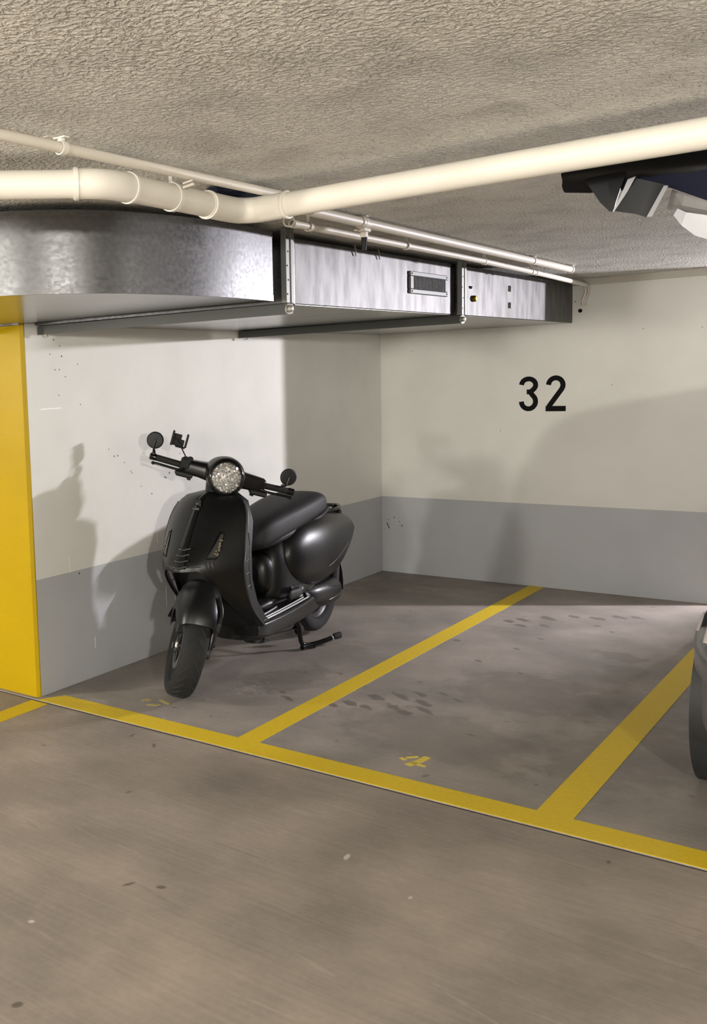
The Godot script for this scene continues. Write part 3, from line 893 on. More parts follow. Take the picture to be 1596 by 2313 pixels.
func make_film() -> void:
	var o := thing("plastic_film", "torn dark plastic film hanging in folds behind the drain pipe at right", "plastic sheet", Vector3.ZERO, "torn plastic sheets")
	# points are placed on an upright plane a little behind the pipe: (x, y)
	var z := 4.2
	var rng := RandomNumberGenerator.new()
	rng.seed = 21
	# rolled upper part
	var rings := []
	for i in 22:
		var u := i / 21.0
		var x := lerpf(2.585, 3.9, u)
		var c := lerpf(2.008, 1.985, minf(u * 3.5, 1.0))
		var rr := lerpf(0.038, 0.055, minf(u * 3.0, 1.0))
		var ring := PackedVector3Array()
		for k in 16:
			var a := TAU * k / 16
			var wob := 1.0 + 0.10 * sin(a * 3.0 + u * 9.0) + (rng.randf_range(-0.05, 0.05))
			ring.append(Vector3(x + 0.004 * rng.randf(), c + rr * wob * sin(a), z - 0.03 + 0.03 * wob * cos(a)))
		rings.append(ring)
	put("rolled_edge", loft(rings), M.black_film, o, 50.0)
	put("hanging_fold", facet([[Vector3(2.645, 1.985, z + .004), Vector3(2.66, 1.965, z + .006), Vector3(2.685, 1.925, z + .01), Vector3(2.708, 1.900, z + .012)], [Vector3(2.70, 1.99, z + .01), Vector3(2.705, 1.965, z + .014), Vector3(2.712, 1.93, z + .014), Vector3(2.715, 1.898, z + .013)], [Vector3(2.745, 1.995, z), Vector3(2.735, 1.965, z + .004), Vector3(2.725, 1.93, z + .008), Vector3(2.717, 1.898, z + .012)]], Vector3(0, 0, -0.003)), M.black_film, o, 25.0)
	put("pale_crease", facet([[Vector3(2.748, 1.972, z + .006), Vector3(2.738, 1.945, z + .010), Vector3(2.717, 1.899, z + .016)], [Vector3(2.772, 1.972, z + .030), Vector3(2.752, 1.94, z + .022), Vector3(2.722, 1.898, z + .019)]], Vector3(0, 0.002, -0.003)), M.silver_film, o, 25.0)  # pale strip along the fold, coloured silver
	put("hanging_fold", facet([[Vector3(2.772, 1.970, z + .022), Vector3(2.722, 1.898, z + .016)], [Vector3(2.812, 1.955, z + .020), Vector3(2.768, 1.885, z + .022)], [Vector3(2.838, 1.945, z + .012), Vector3(2.796, 1.873, z + .020)]], Vector3(0, 0, -0.003)), M.black_film, o, 25.0)
	put("pale_crease", facet([[Vector3(2.832, 1.942, z + .018), Vector3(2.797, 1.873, z + .024)], [Vector3(2.846, 1.938, z + .036), Vector3(2.812, 1.871, z + .036)]], Vector3(0, 0.002, -0.003)), M.silver_film, o, 25.0)  # second pale strip beside the next fold
	put("navy_fold", facet([[Vector3(2.775, 1.985, z - .01), Vector3(2.775, 1.968, z + .004)], [Vector3(2.84, 2.0, z - .01), Vector3(2.84, 1.940, z + .012)], [Vector3(2.93, 2.01, z - .01), Vector3(2.93, 1.893, z + .02)], [Vector3(3.4, 2.01, z - .01), Vector3(3.4, 1.80, z + .03)], [Vector3(3.9, 2.01, z - .01), Vector3(3.9, 1.82, z + .02)]], Vector3(0, 0, -0.003)), M.navy_film, o, 25.0)
	o = thing("plastic_film", "crumpled silvery plastic sheet under the dark film at the right edge", "plastic sheet", Vector3.ZERO, "torn plastic sheets")
	put("sheet", facet([[Vector3(2.845, 1.936, z - .01), Vector3(2.835, 1.905, z - .02), Vector3(2.83, 1.893, z - .03)], [Vector3(2.875, 1.92, z + .004), Vector3(2.872, 1.892, z + .01), Vector3(2.868, 1.878, z - .01)], [Vector3(2.93, 1.896, z + .01), Vector3(2.93, 1.872, z), Vector3(2.925, 1.858, z - .02)], [Vector3(3.5, 1.80, z + .01), Vector3(3.5, 1.75, z), Vector3(3.5, 1.70, z - .02)]], Vector3(0, 0, -0.003)), M.grey_film, o, 20.0)
	put("frayed_corner", facet([[Vector3(2.862, 1.886, z + .012), Vector3(2.855, 1.870, z + .018)], [Vector3(2.885, 1.872, z + .03), Vector3(2.876, 1.842, z + .034)], [Vector3(2.93, 1.86, z + .02), Vector3(2.905, 1.815, z + .03)], [Vector3(3.2, 1.80, z + .03), Vector3(3.1, 1.73, z + .03)]], Vector3(0, 0, -0.003)), M.silver_film, o, 20.0)

# ---------------------------------------------------------------- scooter (local axes: +z forward, +x its left, y up, rear axle over the origin)
func wheel(parent: Node, xf: Transform3D, R: float, W: float, disc_side: float) -> void:
	var rim := 0.158
	var ax := Vector3(1, 0, 0)
	var prof := []
	for i in 25:   # tyre section as a loop
		var a := TAU * i / 25.0
		var c := cos(a)
		var s := sin(a)
		prof.append([rim + (R - rim) * 0.5 + (R - rim) * 0.5 * signf(c) * pow(absf(c), 0.8), W / 2 * signf(s) * pow(absf(s), 0.75)])
	var tyre := put("tyre", moved(ring_of(prof, Vector3.ZERO, ax, 56), xf), M.tyre, parent, 50.0)
	# tread grooves as slim dark ribs set into the crown
	var gr := PackedVector3Array()
	for i in 28:
		var a := TAU * i / 28.0
		for sd in [-1.0, 1.0]:
			var pts := []
			for k in 4:
				var aa := a + 0.075 * k + (0.11 if sd > 0 else 0.0)
				var xx: float = sd * (0.008 + 0.0125 * k)
				var rr := rim + (R - rim) * 0.5 + (R - rim) * 0.5 * pow(sqrt(maxf(0.0, 1.0 - pow(absf(xx) / (W / 2), 2.667))), 0.8) + 0.0002
				pts.append(Vector3(xx, rr * cos(aa), rr * sin(aa)))
			gr.append_array(tube(pts, 0.0022, 5))
	put("tread_groove", moved(gr, xf), M.gap, tyre)
	var rimt := join([ring_of([[rim + 0.006, -W * 0.33], [rim + 0.008, -W * 0.30], [rim - 0.012, -W * 0.2], [rim - 0.014, W * 0.2], [rim + 0.008, W * 0.30], [rim + 0.006, W * 0.33], [rim - 0.006, W * 0.31], [rim - 0.022, W * 0.19], [rim - 0.022, -W * 0.19], [rim - 0.006, -W * 0.31]], Vector3.ZERO, ax, 48), lathe([[0.0, -0.05], [0.03, -0.05], [0.038, -0.03], [0.038, 0.03], [0.03, 0.05], [0.0, 0.05]], Vector3.ZERO, ax, 24)])
	for i in 5:
		var a := TAU * i / 5.0 + 0.3
		for off in [-0.13, 0.13]:
			var d := Vector3(0, cos(a + off), sin(a + off))
			var d0 := Vector3(0, cos(a), sin(a))
			rimt.append_array(tube([d0 * 0.03 + Vector3(0.012, 0, 0), (d0 * 0.55 + d * 0.45) * 0.09 + Vector3(0.02, 0, 0), d * (rim - 0.016) + Vector3(0.012, 0, 0)], [0.014, 0.010, 0.011], 8))
	put("rim", moved(rimt, xf), M.rim_grey, parent, 45.0)
	if disc_side != 0.0:
		var dt := ring_of([[0.11, 0.0], [0.11, 0.004], [0.075, 0.004], [0.075, 0.0]], Vector3(disc_side * 0.045, 0, 0), ax, 40)
		var d := put("brake_disc", moved(dt, xf), M.disc_steel, parent)
		var carr := PackedVector3Array()
		for i in 5:
			var a := TAU * i / 5.0
			carr.append_array(tube([Vector3(disc_side * 0.046, cos(a) * 0.02, sin(a) * 0.02), Vector3(disc_side * 0.046, cos(a + .25) * 0.08, sin(a + .25) * 0.08)], 0.006, 8))
		put("disc_carrier", moved(carr, xf), M.plastic_black, d)
		var hubt := lathe([[0.028, 0], [0.028, 0.012], [0.018, 0.02], [0.018, 0.03], [0.0, 0.032]], Vector3(disc_side * 0.045, 0, 0), Vector3(disc_side, 0, 0), 6)
		put("hub_nut", moved(hubt, xf), M.chrome, parent, 20.0)

# front surface of the leg shield at (u across -1..1, height y)
const SHIELD := [[0.962, 0.04, 0.995, 0.985], [0.955, 0.095, 1.040, 1.000], [0.940, 0.143, 1.085, 1.012], [0.915, 0.180, 1.122, 1.020], [0.875, 0.207, 1.160, 1.040], [0.82, 0.225, 1.203, 1.067], [0.74, 0.234, 1.262, 1.100], [0.66, 0.238, 1.325, 1.120], [0.615, 0.237, 1.350, 1.130], [0.55, 0.230, 1.34, 1.120], [0.45, 0.216, 1.26, 1.075], [0.36, 0.205, 1.16, 1.010], [0.27, 0.196, 1.02, 0.910], [0.235, 0.19, 0.96, 0.86]]

func shield(u: float, y: float) -> Vector3:
	var a := along(SHIELD, y)
	return Vector3(u * a[0], y, lerpf(a[1], a[2], pow(absf(u), 1.9)))

func make_scooter() -> void:
	var o := thing("scooter", "matte black scooter with round headlight standing on its centre stand in the bay", "scooter", Vector3(0.487, 0, 1.907))
	o.rotation = Vector3(0, deg_to_rad(3.2), 0)
	o.basis = Basis(Vector3.UP, deg_to_rad(3.2)) * Basis(Vector3(0, 0, 1), deg_to_rad(1.5))
	var A := Vector3(0, 0, 1.42)
	var axis := Vector3(0, cos(deg_to_rad(26.5)), -sin(deg_to_rad(26.5)))
	var S := Transform3D(Basis(), A) * Transform3D(Basis(axis, deg_to_rad(43.0)), Vector3.ZERO) * Transform3D(Basis(), -A)
	scooter_body(o)
	scooter_front(o, S)
	scooter_bars(o, S)
	scooter_rear(o)

func scooter_body(o: Node3D) -> void:
	# leg shield: front panel with an arch cut for the mudguard
	var f := []
	var b := []
	var nu := 33
	for i in nu:
		var u := lerpf(-1.0, 1.0, i / (nu - 1.0))
		var low := lerpf(0.612, 0.25, smoothstep(0.40, 1.0, absf(u)) * 0.85 + 0.15 * clampf((absf(u) - 0.4) * 2.0, 0.0, 1.0)) - 0.012 * (1.0 - absf(u))
		var rowf := []
		var rowb := []
		for k in 31:
			var y := lerpf(0.962, low, k / 30.0)
			var p := shield(u, y)
			rowf.append(p)
			rowb.append(p + Vector3(-p.x * 0.02, 0.0, -0.011))
		f.append(rowf)
		b.append(rowb)
	var front := put("leg_shield", sheet(f, b), M.matte_black, o, 50.0)
	# crease above the arch
	var lip := []
	for i in 15:
		var u := lerpf(-0.32, 0.44, i / 14.0)
		lip.append(shield(u, 0.628 - 0.012 * absf(u)) + Vector3(0, 0, 0.001))
	put("lip_edge", tube(lip, 0.003, 6), M.trim_grey, front)
	# tie down the middle, with badge and horn slats
	var tf := []
	var tb := []
	for k in 21:
		var y := lerpf(0.952, 0.618, k / 20.0)
		var w := lerpf(0.014, 0.024, k / 20.0) + 0.018 * smoothstep(0.72, 0.62, y)
		var zc: float = along(SHIELD, y)[1]
		var row := []
		var rowb := []
		for j in 5:
			var x := lerpf(-w, w, j / 4.0)
			row.append(Vector3(x, y, zc + 0.014 - 0.008 * absf(x) / w - 0.001))
			rowb.append(Vector3(x, y, zc - 0.02))
		tf.append(row)
		tb.append(rowb)
	var tie := put("horn_cover", sheet(tf, tb), M.satin_black, o, 40.0)
	for k in 4:
		var y := 0.705 - 0.026 * k
		var zc: float = along(SHIELD, y)[1] + 0.012
		var wv := 0.034 + 0.003 * k
		put("slat", join([tube([Vector3(-wv, y + 0.008, zc - 0.016), Vector3(-wv * 0.3, y - 0.002, zc - 0.004), Vector3(wv * 0.4, y - 0.004, zc - 0.004), Vector3(wv + 0.010, y + 0.004, zc - 0.018)], [0.006, 0.0085, 0.0085, 0.005], 8)]), M.satin_black, tie, 50.0)
	put("badge", box(Vector3(0.004, 0.908, along(SHIELD, 0.908)[1] + 0.016), Vector3(0.034, 0.036, 0.006), 0.002), M.rim_grey, tie)
	put("badge_emblem", lathe([[0.011, 0], [0.011, 0.002], [0.007, 0.0032], [0, 0.0034]], Vector3(0.001, 0.912, along(SHIELD, 0.912)[1] + 0.019), Vector3(0, 0.5, 1), 16), M.trim_grey, tie)
	put("badge_plate", box(Vector3(0.004, 0.884, along(SHIELD, 0.884)[1] + 0.015), Vector3(0.038, 0.012, 0.005), 0.0015), M.trim_grey, tie)
	# side lamps let into the shield
	for sd in [-1.0, 1.0]:
		var lf := []
		var lb := []
		for k in 9:
			var y := lerpf(0.765, 0.665, k / 8.0)
			var uw := lerpf(0.05, 0.15, pow(k / 8.0, 0.8))
			var uc := lerpf(0.66, 0.56, k / 8.0)
			var r1 := []
			var r2 := []
			for j in 4:
				var q := shield(sd * (uc + uw * (j / 3.0 - 0.35)), y)
				r1.append(q + Vector3(sd * 0.001, 0, 0.002))
				r2.append(q + Vector3(0, 0, -0.01))
			lf.append(r1)
			lb.append(r2)
		var lamp := put("side_lamp", sheet(lf, lb), M.lens_pale, o, 40.0)
		var tr := PackedVector3Array()
		var rng := RandomNumberGenerator.new()
		rng.seed = 4
		for k in (12 if sd > 0 else 3):
			var y := lerpf(0.745, 0.672, rng.randf())
			var kk := (0.765 - y) / 0.1
			var q := shield(sd * (lerpf(0.66, 0.56, kk) + lerpf(0.05, 0.17, kk) * rng.randf_range(0.1, 0.55)), y) + Vector3(sd * 0.002, 0, 0.0025)
			tr.append_array(box(q, Vector3(0.010, 0.006, 0.004), 0.001))
		put("reflector", tr, M.lens_amber, lamp)
		var rim_pts := []
		for q in [[0.62, 0.775], [0.69, 0.768], [0.675, 0.70], [0.645, 0.655], [0.49, 0.658], [0.56, 0.72], [0.62, 0.775]]:
			rim_pts.append(shield(sd * q[0], q[1]) + Vector3(0, 0, 0.0))
		put("bezel", tube(rim_pts, 0.0045, 6), M.gloss_black, lamp)
	# inner lining on the rider's side
	var li := []
	for row in [[0.945, 0.09, 0.955, 0.90], [0.90, 0.155, 0.975, 0.90], [0.80, 0.195, 1.02, 0.93], [0.66, 0.208, 1.085, 0.98], [0.52, 0.205, 1.09, 0.98], [0.40, 0.198, 1.05, 0.93], [0.30, 0.19, 0.96, 0.84], [0.245, 0.185, 0.90, 0.76], [0.16, 0.12, 0.82, 0.72]]:
		var r := PackedVector3Array()
		for c in [[-1, 1, .0], [-.6, 1, .02], [0, 1, .03], [.6, 1, .02], [1, 1, .0], [1, 0, .02], [.6, 0, .0], [0, 0, -.01], [-.6, 0, .0], [-1, 0, .02]]:
			r.append(Vector3(c[0] * row[1], row[0], (row[2] if c[1] == 1 else row[3]) + c[2]))
		li.append(r)
	put("inner_shield", loft(li), M.plastic_black, o, 50.0)
	# bright edge trim with its ladder of slots, both sides
	for sd in [-1.0, 1.0]:
		var e1 := []
		var e2 := []
		for y in [0.90, 0.86, 0.80, 0.74, 0.68, 0.62, 0.55, 0.48, 0.42, 0.36, 0.30, 0.262]:
			var p := shield(sd, y)
			e1.append(p + Vector3(sd * 0.004, 0, -0.008))
		for y in [0.76, 0.70, 0.64, 0.58, 0.52, 0.475]:
			var p := shield(sd, y)
			var w := 0.03 * smoothstep(0.80, 0.66, y) + 0.004
			e2.append(p + Vector3(sd * 0.003, 0, -0.016 - w))
		var tr := put("shield_trim", tube(curve(e1, 3), 0.0055, 8), M.trim_grey, o, 60.0)
		put("trim_inner", tube(curve(e2, 3), 0.0035, 6), M.trim_grey, tr, 60.0)
		for k in 4:
			var y := 0.69 - 0.065 * k
			var p := shield(sd, y)
			put("rung", tube([p + Vector3(sd * 0.004, 0, -0.008), p + Vector3(sd * 0.003, 0.008, -0.046)], 0.003, 6), M.trim_grey, tr)
	# floor tray
	put("floorboard", hull([[0.93, 0.205, 0.272, 0.185], [0.85, 0.185, 0.278, 0.200], [0.6, 0.185, 0.282, 0.198], [0.35, 0.19, 0.292, 0.180], [0.22, 0.20, 0.30, 0.165]], 14, 7.0, 32), M.satin_black, o, 40.0)
	put("underbody", hull([[0.90, 0.17, 0.26, 0.10], [0.80, 0.148, 0.24, 0.13], [0.62, 0.160, 0.22, 0.14], [0.40, 0.17, 0.23, 0.12], [0.15, 0.19, 0.26, 0.10]], 12, 4.0, 24), M.plastic_black, o, 40.0)
	put("underbody_lug", join([box(Vector3(0.05, 0.145, 0.76), Vector3(0.07, 0.03, 0.08), 0.008), tube([Vector3(0.12, 0.165, 0.70), Vector3(0.13, 0.155, 0.52), Vector3(0.12, 0.175, 0.40)], [0.008, 0.016, 0.007], 8)]), M.gloss_black, o)
	for sd in [-1.0, 1.0]:
		for q in [[0.098, 0.80, 0.74], [0.128, 0.835, 0.60], [0.162, 0.86, 0.36], [0.184, 0.875, 0.34]]:
			var rows := []
			for k in 5:
				var z := lerpf(q[1], q[2], k / 4.0)
				rows.append(Vector3(sd * (q[0] - 0.02 * pow(k / 4.0, 2)), 0.281 + 0.014 * (0.88 - z) / 0.5, z))
			put("floor_strip", tube(rows, 0.0048, 6), M.strip_grey, o)
	# body under the seat
	put("body_shell", hull([[0.64, 0.32, 0.50, 0.07], [0.61, 0.285, 0.60, 0.115], [0.54, 0.275, 0.66, 0.145], [0.40, 0.28, 0.69, 0.165], [0.15, 0.33, 0.715, 0.185], [-0.08, 0.40, 0.715, 0.165], [-0.20, 0.47, 0.69, 0.10], [-0.27, 0.54, 0.65, 0.05]], 22, 3.0, 36), M.matte_black, o, 50.0)
	put("front_panel", hull([[0.685, 0.41, 0.52, 0.05], [0.665, 0.365, 0.565, 0.085], [0.62, 0.34, 0.59, 0.105], [0.56, 0.33, 0.60, 0.11]], 10, 2.6, 28), M.matte_black, o, 50.0)
	put("tunnel", hull([[0.80, 0.26, 0.30, 0.05], [0.72, 0.26, 0.335, 0.085], [0.60, 0.26, 0.36, 0.11], [0.45, 0.26, 0.38, 0.13]], 8, 2.4, 24), M.satin_black, o, 50.0)
	# bulging side covers
	var side := []
	var rows := [[0.54, 0.545, 0.01, 0.140], [0.53, 0.545, 0.065, 0.160], [0.475, 0.54, 0.130, 0.196], [0.38, 0.54, 0.176, 0.220], [0.24, 0.535, 0.196, 0.235], [0.08, 0.54, 0.192, 0.224], [-0.10, 0.55, 0.160, 0.188], [-0.25, 0.565, 0.115, 0.150], [-0.36, 0.575, 0.06, 0.12], [-0.40, 0.58, 0.01, 0.11]]
	for i in 27:
		var z := lerpf(0.54, -0.40, 0.5 - 0.5 * cos(PI * i / 26.0))
		var a := along(rows, z)
		var r := PackedVector3Array()
		for k in 26:
			var w := TAU * k / 26
			var c := cos(w)
			var s := sin(w)
			var xx: float = 0.10 + (a[2] - 0.10) * pow(absf(c), 0.75) if c > 0 else 0.10 + 0.03 * c
			r.append(Vector3(xx, a[0] + a[1] * signf(s) * pow(absf(s), 0.9), z))
		side.append(r)
	var st := loft(side)
	for sd in 2:
		var cov := put("side_cover", st if sd == 0 else mirrored(st), M.matte_black, o, 60.0)
		var cr := []
		for k in 9:
			var z := lerpf(0.20, -0.16, k / 8.0)
			var a := along(rows, z)
			var w := -0.42 + 0.03 * k
			cr.append(Vector3(0.10 + (a[2] - 0.10) * pow(cos(w), 0.75) + 0.0005, a[0] + a[1] * signf(sin(w)) * pow(absf(sin(w)), 0.9), z))
		var ct := tube(cr, 0.0028, 6)
		put("crease", ct if sd == 0 else mirrored(ct), M.trim_grey, cov)
	# seat
	var seat := put("seat", hull([[0.715, 0.640, 0.68, 0.05], [0.70, 0.615, 0.72, 0.09], [0.64, 0.615, 0.765, 0.125], [0.52, 0.635, 0.80, 0.152], [0.40, 0.665, 0.822, 0.172], [0.27, 0.69, 0.842, 0.180], [0.15, 0.71, 0.855, 0.176], [0.07, 0.725, 0.852, 0.160], [0.01, 0.735, 0.828, 0.130], [-0.025, 0.75, 0.80, 0.085]], 26, 3.2, 40), M.seat_vinyl, o, 60.0)
	put("seat_base", hull([[0.69, 0.60, 0.66, 0.06], [0.60, 0.605, 0.68, 0.12], [0.38, 0.655, 0.71, 0.165], [0.14, 0.70, 0.74, 0.170], [-0.06, 0.725, 0.76, 0.12]], 14, 3.0, 28), M.plastic_black, seat, 50.0)
	# grab rail at the tail
	put("grab_rail", tube(curve([Vector3(0.11, 0.725, 0.02), Vector3(0.125, 0.725, -0.1), Vector3(0.11, 0.728, -0.20), Vector3(0.06, 0.73, -0.26), Vector3(-0.06, 0.73, -0.26), Vector3(-0.11, 0.728, -0.20), Vector3(-0.125, 0.725, -0.1), Vector3(-0.11, 0.725, 0.02)], 5), 0.011, 10), M.gloss_black, o, 60.0)
	for sd in [-1.0, 1.0]:
		put("rail_mount", tube([Vector3(sd * 0.05, 0.69, -0.2), Vector3(sd * 0.06, 0.728, -0.25)], 0.012, 8), M.gloss_black, o)
	put("luggage_hook", join([lathe([[0.018, -0.02], [0.022, 0], [0.018, 0.02]], Vector3(0.09, 0.695, -0.21), Vector3(1, 0, 0), 12)]), M.gloss_black, o)
	put("tail_light", hull([[-0.22, 0.60, 0.65, 0.07], [-0.27, 0.585, 0.655, 0.06], [-0.30, 0.60, 0.64, 0.04]], 6, 3.0, 24), M.tail_red, o, 50.0)

func scooter_front(o: Node3D, S: Transform3D) -> void:
	var ax := Vector3(0, 0.236, 1.35)
	wheel(o, S * Transform3D(Basis(), ax), 0.236, 0.122, -1.0)
	# mudguard: an arch round the upper wheel, with a pointed front and side skirts
	var f := []
	var b := []
	var rows := [[43.0, 0.282, 0.092, 0.75], [49.0, 0.297, 0.100, 0.95], [58.0, 0.313, 0.106, 1.2], [75.0, 0.332, 0.108, 1.45], [105.0, 0.338, 0.106, 1.5], [135.0, 0.315, 0.100, 1.30], [160.0, 0.29, 0.09, 1.05], [172.0, 0.277, 0.082, 0.85]]
	for i in 25:
		var ph := lerpf(43.0, 172.0, i / 24.0)
		var a := along(rows, ph)
		var d := Vector3(0, sin(deg_to_rad(ph)), cos(deg_to_rad(ph)))
		var r1 := []
		var r2 := []
		for k in 21:
			var w: float = lerpf(-1.0, 1.0, k / 20.0) * PI * 0.5
			var drop: float = a[1] * a[2] * (1.0 - pow(cos(w), 0.8))
			var xx: float = a[1] * pow(absf(sin(w)), 0.8) * signf(w)
			r1.append(ax + d * (a[0] - drop) + Vector3(xx, 0, 0))
			r2.append(ax + d * (a[0] - drop - 0.006) + Vector3(xx * 0.95, 0, 0))
		f.append(r1)
		b.append(r2)
	var g := put("mudguard", moved(sheet(f, b), S), M.matte_black, o, 50.0)
	put("mudguard_scoop", moved(tube(curve([ax + Vector3(0.055, 0.312, 0.095), ax + Vector3(0.074, 0.285, 0.125), ax + Vector3(0.084, 0.245, 0.155), ax + Vector3(0.078, 0.215, 0.175)], 5), [0.002] + range(19).map(func(q): return 0.010 - 0.0004 * absf(q - 9.0)) + [0.002], 8), S), M.satin_black, g, 50.0)
	put("mudguard_flap", moved(sheet([[ax + Vector3(-0.09, 0.20, -0.12), ax + Vector3(-0.10, 0.10, -0.20), ax + Vector3(-0.10, 0.055, -0.245)], [ax + Vector3(0.0, 0.235, -0.15), ax + Vector3(0.0, 0.14, -0.235), ax + Vector3(0.0, 0.05, -0.27)], [ax + Vector3(0.09, 0.20, -0.12), ax + Vector3(0.10, 0.10, -0.20), ax + Vector3(0.10, 0.055, -0.245)]], [[ax + Vector3(-0.09, 0.20, -0.126), ax + Vector3(-0.10, 0.10, -0.206), ax + Vector3(-0.10, 0.055, -0.251)], [ax + Vector3(0.0, 0.235, -0.156), ax + Vector3(0.0, 0.14, -0.241), ax + Vector3(0.0, 0.05, -0.276)], [ax + Vector3(0.09, 0.20, -0.126), ax + Vector3(0.10, 0.10, -0.206), ax + Vector3(0.10, 0.055, -0.251)]]), S), M.plastic_black, g)
	# trailing arm, shock absorber and brake caliper
	put("suspension_arm", moved(join([tube([ax + Vector3(0.085, 0.0, 0.0), ax + Vector3(0.098, 0.03, -0.07), ax + Vector3(0.095, 0.09, -0.13)], [0.026, 0.022, 0.024], 12), tube([ax + Vector3(0.095, 0.09, -0.13), ax + Vector3(0.07, 0.28, -0.20), ax + Vector3(0.0, 0.42, -0.22)], [0.022, 0.024, 0.028], 12), lathe([[0.03, -0.02], [0.034, 0.0], [0.03, 0.02]], ax + Vector3(0.09, 0, 0), Vector3(1, 0, 0), 16)]), S), M.trim_grey, o, 50.0)
	var sh := put("shock_absorber", moved(tube([ax + Vector3(0.098, 0.03, 0.035), ax + Vector3(0.096, 0.08, 0.02), ax + Vector3(0.092, 0.24, -0.05)], [0.014, 0.023, 0.023], 14), S), M.satin_black, o, 50.0)
	put("shock_bolt", moved(join([lathe([[0.011, 0], [0.011, 0.008], [0.006, 0.013], [0, 0.014]], ax + Vector3(0.11, 0.045, 0.03), Vector3(1, 0.1, 0.3), 6), lathe([[0.008, 0], [0.008, 0.007], [0, 0.009]], ax + Vector3(0.108, 0.015, 0.012), Vector3(1, 0, 0.3), 6)]), S), M.chrome, sh, 20.0)
	put("brake_caliper", moved(box(ax + Vector3(-0.055, 0.085, -0.05), Vector3(0.04, 0.06, 0.08), 0.01), S), M.plastic_black, o)
	put("fork_tube", moved(tube([ax + Vector3(0.0, 0.40, -0.215), Vector3(0, 0.95, 0.946)], 0.026, 14), S), M.plastic_black, o)

